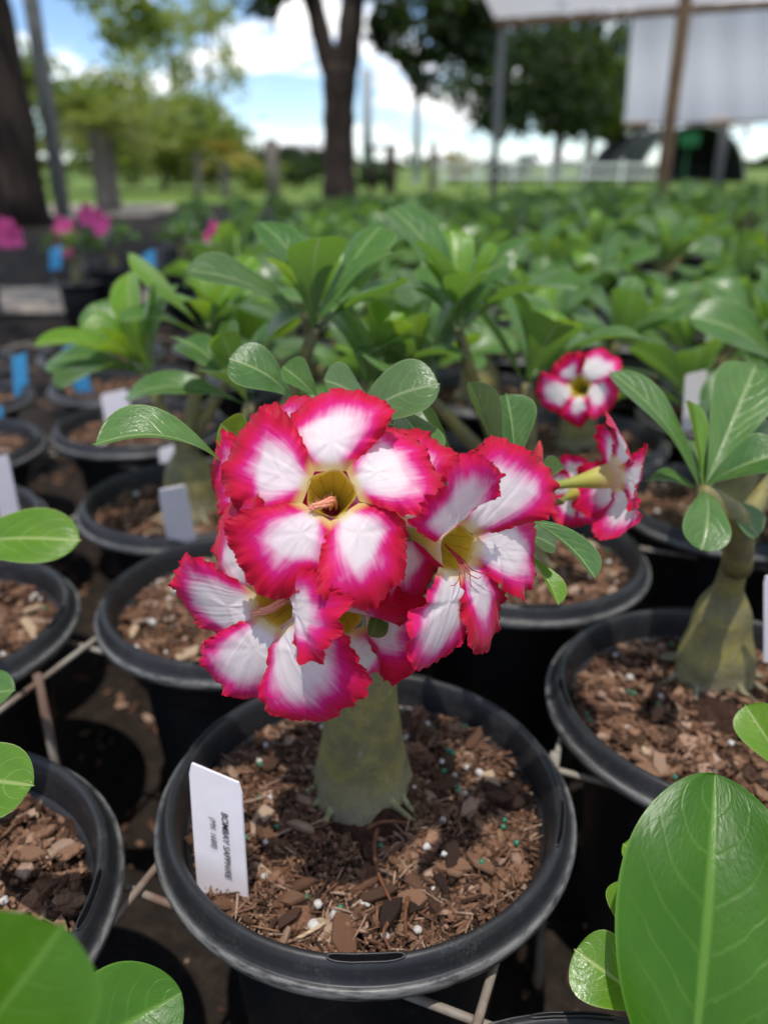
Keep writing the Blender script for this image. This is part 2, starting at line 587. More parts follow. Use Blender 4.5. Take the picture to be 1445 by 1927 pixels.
def mat_lawn():
    b = NB('lawn')
    oc = b.coord('Object')
    n = b.noise(oc, 0.35, 5, 0.6)
    n2 = b.noise(oc, 9.0, 4, 0.7)
    col = b.mix(b.sstep(n, 0.35, 0.7), (0.10, 0.19, 0.022), (0.19, 0.24, 0.055))
    col = b.mix(b.math('MULTIPLY', n2, 0.5), col, (0.06, 0.10, 0.02))
    return b.done(b.bsdf(col, 0.9, 0.2))


def mat_wire():
    b = NB('rusty_wire')
    oc = b.coord('Object')
    n = b.noise(oc, 9, 5, 0.7)
    n2 = b.noise(oc, 160, 4, 0.6)
    col = b.mix(b.sstep(n, 0.40, 0.60), (0.36, 0.34, 0.29), (0.17, 0.10, 0.075))
    col = b.mix(b.math('MULTIPLY', n2, 0.5), col, (0.12, 0.085, 0.06))
    return b.done(b.bsdf(col, 0.6, 0.4, b.bump(n2, 0.5, 0.0006)))


def mat_bark_tree(name, c0, c1):
    b = NB(name)
    oc = b.coord('Object')
    n = b.noise(b.scaled(oc, (14, 14, 2.5)), 1.0, 6, 0.65)
    col = b.mix(b.sstep(n, 0.35, 0.65), c0, c1)
    return b.done(b.bsdf(col, 0.9, 0.2, b.bump(n, 0.9, 0.03)))


M = {}
M['petal'] = mat_petal()
M['leaf'] = mat_leaf('leaf', (0.048, 0.126, 0.030), (0.118, 0.238, 0.055), (0.29, 0.40, 0.15), (0.13, 0.19, 0.085), (0.20, 0.40, 0.035))
M['leaf_young'] = mat_leaf('young_leaf', (0.085, 0.21, 0.014), (0.17, 0.33, 0.02), (0.40, 0.50, 0.16), (0.17, 0.25, 0.07), (0.34, 0.56, 0.02))
M['leaf_grey'] = mat_leaf('greyish_leaf', (0.065, 0.13, 0.045), (0.12, 0.21, 0.07), (0.28, 0.36, 0.17), (0.13, 0.18, 0.085), (0.15, 0.28, 0.03))
M['leaf_big'] = mat_leaf('broad_leaf', (0.030, 0.115, 0.006), (0.060, 0.180, 0.010), (0.13, 0.27, 0.035), (0.12, 0.20, 0.06), (0.27, 0.52, 0.010), k=7.0, gloss=0.36, spec=0.34)
M['pot'] = mat_pot()
M['slot'] = mat_simple('slot_shade', (0.004, 0.004, 0.0045), 0.95, 0.08)  # blacker than the pot: shade inside the slot painted as colour
M['chip'] = mat_bark_chip(False)
M['mulch'] = mat_bark_chip(True)
M['soil'] = mat_soil()
M['trunk'] = mat_trunk()
M['throat'] = mat_throat()
M['perlite'] = mat_simple('perlite', (0.78, 0.75, 0.70), 0.85, 0.2, 0.3, 500, 0.6, 0.0008)
M['pellet'] = mat_simple('green_pellet', (0.02, 0.19, 0.105), 0.35, 0.5, 0.35, 300)
M['tag'] = mat_simple('white_plastic', (0.86, 0.80, 0.85), 0.45, 0.4, 0.06, 90)
M['tag_blue'] = mat_simple('blue_plastic', (0.06, 0.33, 0.62), 0.4, 0.4, 0.12, 90)
M['ink'] = mat_simple('black_ink', (0.03, 0.03, 0.035), 0.6, 0.2, 0.2)
M['stamen'] = mat_simple('stamen', (0.78, 0.24, 0.24), 0.6, 0.3, 0.5, 600, color2=(0.75, 0.42, 0.20))
M['filament'] = mat_simple('red_filament', (0.42, 0.03, 0.05), 0.5, 0.3, 0.4, 300)
M['pedicel'] = mat_simple('green_stalk', (0.20, 0.27, 0.06), 0.5, 0.35, 0.4, 120)
M['bud'] = mat_simple('red_bud', (0.66, 0.04, 0.06), 0.5, 0.3, 0.4, 200, color2=(0.55, 0.10, 0.08))
M['strand'] = mat_simple('dry_root', (0.19, 0.075, 0.035), 0.7, 0.3, 0.5, 300)
M['root'] = mat_simple('pale_root', (0.34, 0.33, 0.16), 0.6, 0.3, 0.5, 200, 0.4, 0.001)
M['wire'] = mat_wire()
M['ground'] = mat_ground()
M['lawn'] = mat_lawn()
M['path'] = mat_simple('sandy_path', (0.46, 0.39, 0.32), 0.9, 0.2, 0.25, 4.0)
M['bark_dark'] = mat_bark_tree('dark_bark', (0.026, 0.019, 0.015), (0.06, 0.045, 0.036))
M['bark_brown'] = mat_bark_tree('brown_bark', (0.10, 0.075, 0.055), (0.19, 0.15, 0.115))
M['bark_grey'] = mat_bark_tree('grey_bark', (0.15, 0.13, 0.11), (0.25, 0.22, 0.185))
M['pole_grey'] = mat_simple('grey_metal', (0.27, 0.27, 0.25), 0.5, 0.4, 0.25, 6.0)
M['pole_pale'] = mat_simple('pale_metal', (0.45, 0.48, 0.52), 0.5, 0.4, 0.15, 6.0)
M['wood'] = mat_simple('weathered_wood', (0.40, 0.25, 0.14), 0.8, 0.25, 0.4, 7.0)
M['cloth'] = mat_cloth('white_tarp', (0.80, 0.80, 0.82), 0.42)
M['shade_net'] = mat_simple('dark_net', (0.035, 0.045, 0.045), 0.9, 0.2, 0.4, 4.0)
M['white_paint'] = mat_simple('white_paint', (0.82, 0.82, 0.80), 0.6, 0.3, 0.15, 5.0)
M['green_sheet'] = mat_simple('green_sheet', (0.015, 0.11, 0.04), 0.7, 0.2, 0.2, 5.0)
M['roof'] = mat_simple('pale_roof', (0.55, 0.52, 0.50), 0.7, 0.2, 0.2, 5.0)
M['fol_dark'] = mat_foliage('dark_foliage', (0.018, 0.035, 0.012), (0.05, 0.085, 0.022), (0.05, 0.09, 0.01))
M['fol_mid'] = mat_foliage('green_foliage', (0.095, 0.15, 0.03), (0.22, 0.28, 0.055), (0.34, 0.44, 0.05))
M['fol_light'] = mat_foliage('light_foliage', (0.19, 0.24, 0.07), (0.34, 0.38, 0.12), (0.48, 0.55, 0.10))
M['fol_yellow'] = mat_foliage('yellowing_fronds', (0.30, 0.26, 0.06), (0.42, 0.33, 0.09), (0.42, 0.36, 0.06))
M['pinkbloom'] = mat_simple('pink_bloom', (0.78, 0.05, 0.26), 0.6, 0.2, 0.4, 120, color2=(0.80, 0.16, 0.38))

# ------------------------------------------------------------------ the setting: ground, lawn, paths
V, F = box((0, 0, -0.05), (160, 160, 0.1))
xs = np.linspace(-4, 8, 61); ys = np.linspace(-1.5, 7, 44)


def sheet(name, x0, x1, y0, y1, z, mat, bumpy=0.0, n=2):
    X, Y = np.meshgrid(np.linspace(x0, x1, n), np.linspace(y0, y1, n), indexing='ij')
    Z = np.full_like(X, z)
    if bumpy:
        Z = Z + bumpy * (np.sin(X * 9.1 + Y * 3.3) + np.sin(Y * 11.7 - X * 5.1)) * 0.5
    return structure(obj(name, build_mesh(name, np.stack([X, Y, Z], -1).reshape(-1, 3), grid_faces(n, n), mat)))


sheet('ground', -400, 400, -60, 900, -0.02, M['ground'], 0, 2)
sheet('lawn', -400, 400, 12.5, 880, -0.014, M['lawn'], 0, 2)
sheet('sandy_path', -14, -2.6, 9.3, 12.2, -0.010, M['path'], 0, 2)
sheet('walkway', -3.2, -0.95, 3.05, 3.75, -0.010, M['path'], 0, 2)

# ------------------------------------------------------------------ background: trees, posts, sheets
def leaf_cloud(acc, centre, radii, n, size, seed, clumps=14, aspect=0.5, droop=0.0):
    r = np.random.default_rng(seed)
    c = r.normal(size=(clumps, 3)); c /= np.linalg.norm(c, axis=1)[:, None]
    c *= r.uniform(0.35, 0.95, (clumps, 1))
    k = r.integers(0, clumps, n)
    p = c[k] + r.normal(size=(n, 3)) * 0.20
    p = p * np.asarray(radii) + np.asarray(centre)
    d = r.normal(size=(n, 3)); d[:, 2] -= droop; d /= np.linalg.norm(d, axis=1)[:, None]
    e = np.cross(d, r.normal(size=(n, 3))); e /= np.linalg.norm(e, axis=1)[:, None]
    s = size * r.uniform(0.6, 1.4, (n, 1))
    V = np.stack([p - d * s, p + e * s * aspect, p + d * s, p - e * s * aspect], 1).reshape(-1, 3)
    Fq = np.arange(4 * n).reshape(-1, 4)
    tint = np.repeat(np.clip(r.uniform(0, 1, clumps)[k] * 0.7 + r.uniform(0, 0.3, n), 0, 1), 4)
    acc.add(V, Fq, tint=tint)


def tree(name, label, trunk_paths, bark, crowns, fol, leaf_size, group=None, seed=0, loc=(0, 0, 0), droop=0.0, cat='tree'):
    loc = np.asarray(loc, float)
    root = thing(name, label, cat, loc, 0, group)
    a = Acc()
    for pts, rad in trunk_paths:
        n = 14
        P = spline(np.asarray(pts, float) - loc, n)
        R = np.interp(np.linspace(0, 1, n), np.linspace(0, 1, len(rad)), rad)
        R = R * (1 + 0.06 * np.sin(np.arange(n) * 2.3 + seed))
        a.add(*tube(P, R, 12))
    obj('trunk', a.mesh('trunk', bark, uv=False), root)
    if crowns:
        c = Acc()
        for k, (cc, rr, n) in enumerate(crowns):
            leaf_cloud(c, np.asarray(cc) - loc, rr, n, leaf_size, seed * 31 + k, droop=droop, clumps=max(10, n // 110))
        obj('crown', c.mesh('crown', fol, uv=False, smooth=False), root)
    return root


def G(u, y, z=0.0):                             # ground point at distance y under picture column u (seen near the horizon)
    depth = y * CP + (CAM_Z - z) * SP
    return np.array([(u - 722.5) / FPX * depth, y, z])


def top(v, y):
    r = ray(722.5, v)
    return CAM_Z + r[2] / r[1] * y


# leaning big dark trunk at the far left, crown mostly above the picture
b0 = G(36, 8.0)
tree('shade_tree', 'thick dark tree trunk rising at the far left beside the grey pole', [([b0, b0 + (0.02, 0, 1.2), b0 + (-0.05, 0.05, 2.6), b0 + (0.15, 0.1, 4.2)], [0.29, 0.255, 0.24, 0.14]),
     ([b0 + (-0.02, 0, 2.4), b0 + (0.9, 0.2, 3.4), b0 + (1.7, 0.5, 4.0)], [0.10, 0.07, 0.03]),
     ([b0 + (-0.02, 0, 2.6), b0 + (-1.0, -0.3, 3.6), b0 + (-1.7, -0.6, 4.2)], [0.10, 0.07, 0.03])],
     M['bark_dark'], [(b0 + (0.3, 0.6, 4.6), (2.6, 2.2, 1.5), 2600), (b0 + (0.75, 1.5, 1.95), (0.45, 0.5, 0.42), 260)], M['fol_mid'], 0.075, seed=1, loc=b0)
# forked dark trunk in the middle
b1 = G(640, 9.0)
f1 = b1 + (0.03, 0, 1.42)
tree('shade_tree', 'forked dark tree trunk standing behind the middle of the nursery rows', [([b1, b1 + (0.0, 0, 0.5), b1 + (0.01, 0, 1.0), f1], [0.20, 0.165, 0.16, 0.17]),
     ([f1 - (0.04, 0, 0.2), f1 + (-0.17, 0, 0.22), f1 + (-0.30, 0, 0.7), f1 + (-0.8, -0.6, 2.2)], [0.11, 0.10, 0.095, 0.05]),
     ([f1 - (-0.02, 0, 0.2), f1 + (0.10, 0, 0.26), f1 + (0.16, 0, 0.8), f1 + (0.3, -0.9, 2.3)], [0.14, 0.125, 0.12, 0.06]),
     ([f1 + (-0.30, 0, 0.6), f1 + (-0.5, -1.2, 1.7), f1 + (-0.5, -3.2, 2.1), f1 + (-0.4, -5.4, 2.2)], [0.10, 0.085, 0.06, 0.02]),
     ([f1 + (0.2, -0.4, 1.3), f1 + (0.6, -1.6, 1.9), f1 + (1.0, -3.6, 2.2), f1 + (1.1, -5.0, 2.2)], [0.09, 0.075, 0.05, 0.02]),
     ([f1 + (0.15, 0, 0.75), f1 + (0.7, -0.1, 0.95), f1 + (1.3, -0.2, 0.6)], [0.05, 0.03, 0.012])],
     M['bark_dark'], [(b1 + (-0.4, -4.9, 3.6), (3.4, 2.9, 0.9), 12000), (b1 + (1.05, -0.3, 1.80), (0.50, 0.5, 0.40), 1100), (b1 + (0.85, -0.4, 1.35), (0.18, 0.3, 0.30), 130), (b1 + (1.45, -0.2, 1.6), (0.3, 0.4, 0.3), 300), (b1 + (0.50, 0.0, 1.85), (0.32, 0.4, 0.28), 330), (b1 + (0.62, -0.3, 1.5), (0.14, 0.3, 0.22), 70), (b1 + (-0.75, 0.2, 2.05), (0.3, 0.4, 0.2), 150)],  # first crown: unseen canopy added overhead to shade the far rows
     M['fol_dark'], 0.07, seed=2, loc=b1)
# row of broad trees behind the shade cloth on the right
for k, (u, y, cw, label) in enumerate([(1040, 30.0, 3.5, 'broad dark tree left of the hanging white tarp, first of its row'),
                                       (1098, 32.0, 3.3, 'broad dark tree with a thin trunk, second of the row beside the white tarp'),
                                       (1138, 34.0, 3.3, 'broad dark tree half behind the left edge of the white tarp')]):
    b = G(u, y)
    tree('shade_tree', label, [([b, b + (0.1, 0, 1.0), b + (0.0, 0, 2.4), b + (0.3, 0, 4.5)], [0.20, 0.15, 0.13, 0.06]),
         ([b + (0, 0, 1.5), b + (-1.2, 0, 2.6), b + (-2.2, 0.3, 3.3)], [0.09, 0.06, 0.03])],
         M['bark_dark'], [(b + (-0.9 + 0.5 * k, 0, 3.6), (cw, 2.2, 1.9), 2500), (b + (-2.6 + k, -1.6, 2.9), (1.7, 1.2, 1.2), 800), (b + (0.2, -1.0, 2.2), (1.5, 1.2, 0.9), 700), (b + (-2.3 + k, -1.6, 1.8), (1.2, 0.8, 0.7), 260)], M['fol_dark'] if k != 1 else M['fol_mid'], 0.17,
         'row of broad trees on the right', seed=10 + k, loc=b, droop=0.8)
for k, (u, y, label) in enumerate([(1245, 38.0, 'dark tree behind the brown wooden post under the hanging tarp'), (1330, 40.0, 'dark tree behind the arched net tunnel, farthest of its row')]):
    b = G(u, y)
    tree('shade_tree', label, [([b, b + (0.1, 0, 1.0), b + (0, 0, 2.2), b + (0.3, 0, 4.0)], [0.24, 0.2, 0.17, 0.08])], M['bark_dark'],
         [(b + (0, 0, 4.0), (3.0, 2.2, 1.9), 1500)], M['fol_dark'], 0.16, 'row of broad trees on the right', seed=20 + k, loc=b, droop=0.8)
# tall airy trees, left of centre
for k, (u, y, h, w, label) in enumerate([(262, 24.0, 4.0, 0.85, 'tall airy pale green tree standing leftmost against the clouds'),
                                         (345, 25.0, 4.1, 0.75, 'tall airy pale tree between two others against the clouds'),
                                         (415, 23.0, 4.1, 0.95, 'tall airy yellow-green tree nearest the patch of blue sky')]):
    b = G(u, y)
    h += 0.5
    tree('airy_tree', label, [([b, b + (0.05, 0, 1.3), b + (-0.05, 0, 2.6), b + (0.05, 0, h)], [0.09, 0.07, 0.05, 0.02]),
         ([b + (0, 0, 1.8), b + (0.35, 0, 2.6), b + (0.6, 0, 3.2)], [0.04, 0.03, 0.01])],
         M['bark_brown'], [(b + (0, 0, h - 0.7), (w, 0.9, 1.0), 640), (b + (0.2, 0, h - 2.1), (w * 0.75, 0.8, 0.9), 330)], M['fol_light'], 0.085,
         'airy trees behind the lawn', seed=30 + k, loc=b)
# bushy mass of shrubs behind the lawn on the left
for k, (u, y, h, w, fol, label) in enumerate([(110, 17.0, 2.25, 1.3, 'fol_mid', 'bushy green shrub behind the grey pole'),
                                              (215, 18.0, 2.4, 1.4, 'fol_light', 'large pale bushy shrub behind the two palm trunks'),
                                              (310, 19.0, 2.1, 1.4, 'fol_light', 'rounded pale shrub under the airy trees'),
                                              (400, 19.0, 1.75, 1.05, 'fol_mid', 'lower green shrub beside the yellowing palm')]):
    b = G(u, y)
    tree('shrub', label, [([b, b + (0.02, 0, 0.4), b + (0, 0, 0.9)], [0.07, 0.05, 0.02])], M['bark_brown'],
         [(b + (0, 0, h * 0.58), (w, 0.9, h * 0.46), 2000)], M[fol], 0.10, 'bushy shrubs behind the lawn', seed=40 + k, loc=b, cat='shrub')
for k, (u, w, label) in enumerate([(250, 1.7, 'dark clipped hedge bush below the pale shrubs, leftmost'), (330, 1.7, 'dark hedge bush below the airy trees'), (415, 1.6, 'dark hedge bush under the yellowing palm'),
                                   (500, 1.5, 'dark hedge bush behind the wooden stump post'), (575, 1.3, 'dark hedge bush ending left of the forked trunk')]):
    b = G(u, 26.0)
    tree('hedge_bush', label, [([b, b + (0.02, 0, 0.3), b + (0, 0, 0.6)], [0.07, 0.05, 0.02])], M['bark_dark'],
         [(b + (0, 0, 0.55), (w, 0.8, 0.62 - 0.05 * k), 1300)], M['fol_dark'], 0.09, 'dark hedge behind the lawn', seed=50 + k, loc=b, cat='hedge')


for k, (u, y, h, w, fol, label) in enumerate([(858, 26.0, 1.15, 0.42, 'fol_yellow', 'small yellowish shrub near the white rail fence'), (705, 22.0, 0.62, 0.55, 'fol_dark', 'low dark bush beside the gateposts'),
                                              (560, 20.0, 0.70, 0.8, 'fol_dark', 'low dark bush left of the forked trunk'), (470, 18.5, 0.75, 0.8, 'fol_mid', 'low green bush left of the stump post'),
                                              (960, 27.0, 0.62, 0.9, 'fol_dark', 'low dark bush right of the thin grey roof post'), (1180, 27.0, 0.6, 1.0, 'fol_dark', 'low dark bush left of the brown wooden post')]):
    b = G(u, y)
    tree('low_bush', label, [([b, b + (0.02, 0, 0.2), b + (0, 0, h * 0.6)], [0.05, 0.04, 0.02])], M['bark_brown'],
         [(b + (0, 0, h * 0.52), (w, 0.6, h * 0.5), 600)], M[fol], 0.075, seed=70 + k, loc=b, cat='bush')


def palm(label, b, h, lean, nf, fol, size, seed):
    r = np.random.default_rng(seed)
    root = thing('palm_tree', label, 'palm tree', b, 0, 'young palms on the left')
    a = Acc(); P = spline([(0, 0, 0), (lean * 0.3, 0, h * 0.5), (lean, 0, h)], 10)
    a.add(*tube(P, np.interp(np.linspace(0, 1, 10), [0, 0.15, 1], [0.095, 0.075, 0.065]), 12))
    obj('trunk', a.mesh('trunk', M['bark_grey'], uv=False), root)
    for k in range(nf):
        az = k * 2.4 + r.uniform(-0.2, 0.2); el = r.uniform(0.05, 1.25)
        d = np.array([math.cos(az) * math.cos(el), math.sin(az) * math.cos(el), math.sin(el)])
        q = np.linspace(0, 1, 9)[:, None]
        C = np.array([lean, 0, h]) + d * size * q + np.array([0, 0, -0.55 * size]) * q ** 2.2
        side = vn(np.cross(d, (0, 0, 1)))
        acc = Acc()
        acc.add(*tube(C, 0.012, 4), tint=0.5)
        for m in range(2, 9):
            for s in (-1, 1):
                for g in (0, 1):
                    p = C[m] - (C[m] - C[m - 1]) * 0.5 * g
                    l = size * 0.42 * math.sin(0.5 + 2.4 * m / 9)
                    e = vn(side * s + d * 0.5 + np.array([0, 0, -0.35])) * l
                    w = vn(d) * 0.022
                    acc.add(np.array([p - w, p + w, p + e + w * 0.2, p + e - w * 0.2]), np.array([[0, 1, 2, 3]]), tint=r.uniform(0, 1))
        obj('frond', acc.mesh('frond', fol, uv=False, smooth=False), root)


palm('young palm with a grey trunk on the left, thicker of the close pair', G(196, 10.0), 0.86, 0.0, 16, M['fol_light'], 0.75, 1)
palm('slim young palm just right of another grey palm trunk', G(218, 10.8), 0.86, 0.0, 13, M['fol_light'], 0.68, 2)
palm('palm with yellowing lower fronds beside the patch of sky', G(425, 15.0), 0.62, 0.04, 15, M['fol_yellow'], 0.62, 3)
palm('green young palm behind the yellowing one', G(375, 16.5), 0.72, 0.03, 14, M['fol_light'], 0.8, 4)


def post(name, label, u, y, v_top, r, mat, cat='post', group=None, cap=False, z_top=None):
    b = G(u, y)
    root = thing(name, label, cat, b, 0, group)
    h = z_top if z_top is not None else top(v_top, y)
    V, F = lathe([(0.001, 0), (r, 0), (r, h * 0.5), (r * 0.95, h - 0.01), (r * 0.9, h), (0.001, h + r * 0.15)], 16)
    a = Acc(); a.add(V, F)
    obj('shaft', a.mesh('shaft', mat, uv=False), root)
    V, F = lathe([(r * 1.0, 0.0), (r * 1.5, 0.0), (r * 1.5, 0.03), (r * 1.05, 0.05)], 16)
    a = Acc(); a.add(V, F)
    obj('collar', a.mesh('collar', mat, uv=False), root)
    return root


post('metal_pole', 'tall grey metal pole right of the thick dark trunk', 122, 8.2, 0, 0.072, M['pole_grey'], 'pole', z_top=3.2)
post('wooden_stump_post', 'short grey wooden post in front of the dark hedge', 516, 14.0, 262, 0.11, M['bark_grey'])
post('light_pole', 'pale thin pole just right of the forked trunk', 692, 26.0, 130, 0.17, M['pole_pale'], 'pole', 'pale poles against the sky')
post('light_pole', 'pale thin pole under the hanging dark branches', 783, 28.0, 150, 0.13, M['pole_pale'], 'pole', 'pale poles against the sky')
post('grey_post', 'thin grey post holding the left end of the tarp roof beam', 925, 8.2, 45, 0.035, M['pole_grey'], z_top=1.66)
for u, y, h, r, label in [(735, 17.0, 0.86, 0.10, 'dark square gatepost right of the forked trunk'), (742 + 72, 19.0, 0.95, 0.08, 'slim brown post near the white rail fence'), (700, 17.0, 0.80, 0.05, 'thin dark post beside the gatepost')]:
    post('gatepost', label, u, y, 0, r, M['bark_dark'] if r != 0.08 else M['bark_grey'], z_top=h)
# crossbar resting on the two gateposts
V, F = box(tuple((G(718, 17.0) + (0, 0, 0.82))), (0.62, 0.06, 0.07))
a = Acc(); a.add(V, F)
tag(obj('crossbar', a.mesh('crossbar', M['bark_dark'], uv=False)), 'dark wooden crossbar between two dark posts', 'beam')
# white rail fence
fr = thing('rail_fence', 'low white rail fence far behind the rows on the right', 'fence', G(1030, 23.0))
fx0, fx1 = G(830, 23.0)[0], G(1235, 23.0)[0]
fb = np.array(fr.location)
for z in (0.24, 0.50):
    a = Acc(); a.add(*box(np.array([(fx0 + fx1) / 2, 23.0, z]) - fb, (fx1 - fx0, 0.05, 0.08)))
    obj('rail', a.mesh('rail', M['white_paint'], uv=False, smooth=False), fr)
for x in np.linspace(fx0, fx1, 7):
    a = Acc(); a.add(*box(np.array([x, 23.06, 0.32]) - fb, (0.07, 0.07, 0.64)))
    obj('fence_post', a.mesh('fence_post', M['white_paint'], uv=False, smooth=False), fr)
# pale-roofed shed far away
b = G(575, 60.0)
sh = thing('shed', 'pale roofed shed far away left of the forked trunk', 'shed', b)
a = Acc(); a.add(*box((0, 0, 0.6), (4.0, 3.0, 1.2))); obj('wall', a.mesh('wall', M['bark_grey'], uv=False, smooth=False), sh)
a = Acc(); a.add(np.array([[-2.3, -1.8, 1.2], [2.3, -1.8, 1.2], [2.3, 0, 1.9], [-2.3, 0, 1.9], [2.3, 1.8, 1.2], [-2.3, 1.8, 1.2]]),
                 np.array([[0, 1, 2, 3], [3, 2, 4, 5], [1, 0, 5, 4]]))
obj('roof', a.mesh('roof', M['roof'], uv=False, smooth=False), sh)

c = Acc()
rw = np.random.default_rng(90)
for k in range(60):
    y = rw.uniform(140, 190); h = rw.uniform(0.5, 1.25)
    leaf_cloud(c, (-95 + k * 3.4, y, h * 0.9), (3.4, 2.5, h * rw.uniform(0.9, 1.5)), 130, 0.55, 300 + k, clumps=8)
o_ = obj('distant_woods', c.mesh('distant_woods', M['fol_dark'], uv=False, smooth=False))
o_['kind'] = 'stuff'; o_['label'] = 'low dark line of distant woods along the horizon'

# shade-cloth structure on the right
pl, pr = at(930, 46, 7.05), at(1470, 6, 6.15)
beam_dir = vn(pr - pl)
P = np.array([pl, pl + beam_dir * 1.1, pl + beam_dir * 2.2, pl + beam_dir * 3.3])
sr = thing('tarp_roof', 'white tarp roof with a wooden front beam at top right', 'tarp roof', pl)
a = Acc(); V, F = tube(P - pl, 0.033, 8); a.add(V, F); obj('beam', a.mesh('beam', M['wood'], uv=False), sr)
nu, nv = 22, 10
U, W = np.meshgrid(np.linspace(0, 3.3, nu), np.linspace(0, 1, nv), indexing='ij')
perp = vn(np.cross(beam_dir, (0, 0, 1))); perp = perp if perp[1] < 0 else -perp
X = beam_dir[None, None] * U[..., None] + perp[None, None] * (W * 1.6)[..., None]
X[..., 2] += 0.045 + W * 0.75 + 0.025 * np.sin(U * 5.2) * np.sin(W * 3.1) - 0.05 * np.sin(W * 3.14)
obj('tarp', build_mesh('tarp', X.reshape(-1, 3), grid_faces(nu, nv), M['cloth']), sr)
# hanging sheet behind
hx0, hx1 = at_y(1180, 140, 8.6)[0], at_y(1480, 140, 8.6)[0] + 0.4
zt, zb = top(20, 8.6) + 0.05, top(234, 8.6)
nu, nv = 60, 16
U, W = np.meshgrid(np.linspace(hx0, hx1, nu), np.linspace(zb, zt, nv), indexing='ij')
Yh = 8.6 + 0.015 * np.sin(U * 7.3) + 0.02 * np.sin(U * 17 + W * 3) + 0.03 * np.sin(W * 5)
hs = thing('hanging_tarp', 'white tarp sheet hanging upright behind the brown wooden post', 'tarp', (hx0, 8.6, zb))
X = np.stack([U, Yh, W + 0.05 * (U - hx0) / (hx1 - hx0)], -1).reshape(-1, 3) - np.array([hx0, 8.6, zb])
obj('sheet', build_mesh('sheet', X, grid_faces(nu, nv), M['cloth']), hs)
a = Acc(); hem = np.stack([np.linspace(0, hx1 - hx0, 30), 0.05 * np.sin(np.linspace(hx0, hx1, 30) * 7.3), 0.05 * np.linspace(0, 1, 30)], -1)
a.add(*tube(hem, 0.018, 8)); obj('hem', a.mesh('hem', M['wood'], uv=False), hs)
post('wooden_post', 'brown wooden post in front of the hanging white tarp', 1234, 7.25, 0, 0.055, M['wood'], z_top=1.72)
post('grey_post', 'grey metal post behind the hanging white tarp', 1338, 9.0, 30, 0.045, M['pole_grey'], z_top=1.95)
# arched tunnel
b = G(1300, 27.0)
hoop = thing('net_tunnel', 'dark arched net tunnel at the right end of the far tree row', 'net tunnel', b)
ang = np.linspace(0, math.pi, 22); r0 = 1.62
nv = 8
A_, D_ = np.meshgrid(ang, np.linspace(0, 7, nv), indexing='ij')
X = np.stack([np.cos(A_) * r0, D_, np.sin(A_) * r0 * 1.0], -1).reshape(-1, 3)
obj('net_cover', build_mesh('net_cover', X, grid_faces(22, nv), M['shade_net']), hoop)
for d in (0.0, 3.5):
    a = Acc(); a.add(*tube(np.stack([np.cos(ang) * (r0 + 0.03), np.full(22, d), np.sin(ang) * (r0 + 0.03)], -1), 0.04, 8))
    obj('hoop', a.mesh('hoop', M['pole_grey'], uv=False), hoop)
X, F = box(tuple(G(1285, 24.0) + (0, 0, top(262, 24.0))), (0.55, 0.03, 0.34))
a = Acc(); a.add(X, F); a.add(*box(tuple(G(1285, 24.05) + (0, 0.05, top(262, 24.0) / 2)), (0.05, 0.05, top(262, 24.0))))
tag(obj('green_sign', a.mesh('green_sign', M['green_sheet'], uv=False, smooth=False)), 'small green board on a stake in front of the dark tunnel', 'board')

# ------------------------------------------------------------------ pots, soil and mulch
RIM_Z = 0.20
SOIL_Z = -0.020                                 # below the rim
prof = [(0.001, -0.197), (0.068, -0.198), (0.070, -0.194), (0.0805, -0.06), (0.0830, -0.030), (0.090, -0.0245), (0.0945, -0.0200),
        (0.1045, -0.0165), (0.1085, -0.0172), (0.1097, -0.0155), (0.1102, -0.0128), (0.1097, -0.0108), (0.1084, -0.0100), (0.1074, -0.0104), (0.1066, -0.0096),
        (0.1056, -0.0075), (0.1046, -0.0040), (0.1032, -0.0014), (0.1014, -0.0002), (0.0998, -0.0008), (0.0984, -0.0030), (0.0968, -0.0100),
        (0.0950, -0.0190), (0.0905, -0.0300), (0.080, -0.060), (0.075, -0.12)]
V, F = lathe(prof, 96)
POT_ME = build_mesh('pot', V, F, M['pot'])
V, F = lathe(prof[:1] + prof[2:5] + [prof[7], prof[9], prof[11], prof[14], prof[17], prof[20], prof[21], prof[23]], 28)
POT_LOW = build_mesh('pot', V, F, M['pot'])


def slot_mesh():                                # raised bead round a near-black strip that paints the slot's shade
    a = Acc()
    q = np.linspace(0, 2 * math.pi, 40, endpoint=True)
    ca, cr, = 0.16 * np.sign(np.cos(q)) * np.abs(np.cos(q)) ** 0.35, 0.0017 * np.sin(q)
    rr = 0.1018 + cr * 0.75
    zz = -0.0001 - cr * 0.48
    P = np.stack([np.sin(ca) * rr, -np.cos(ca) * rr, zz], -1)
    V, F = tube(P, 0.0005, 6, cap=False); a.add(V, F)
    return a.mesh('slot', M['pot'], uv=False)


def slot_shade_strip():
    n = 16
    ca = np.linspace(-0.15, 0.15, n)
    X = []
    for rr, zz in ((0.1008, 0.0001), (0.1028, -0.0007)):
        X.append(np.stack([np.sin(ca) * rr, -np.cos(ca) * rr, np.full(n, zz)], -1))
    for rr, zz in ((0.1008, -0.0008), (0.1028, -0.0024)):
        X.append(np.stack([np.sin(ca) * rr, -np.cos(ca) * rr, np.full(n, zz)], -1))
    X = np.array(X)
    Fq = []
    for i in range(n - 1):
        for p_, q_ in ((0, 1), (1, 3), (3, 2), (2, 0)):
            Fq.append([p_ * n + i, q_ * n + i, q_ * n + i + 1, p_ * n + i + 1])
    return build_mesh('slot_shade_strip', X.reshape(-1, 3), np.array(Fq), M['slot'], smooth=False)


SLOT_ME, SLOT_IN = slot_mesh(), slot_shade_strip()


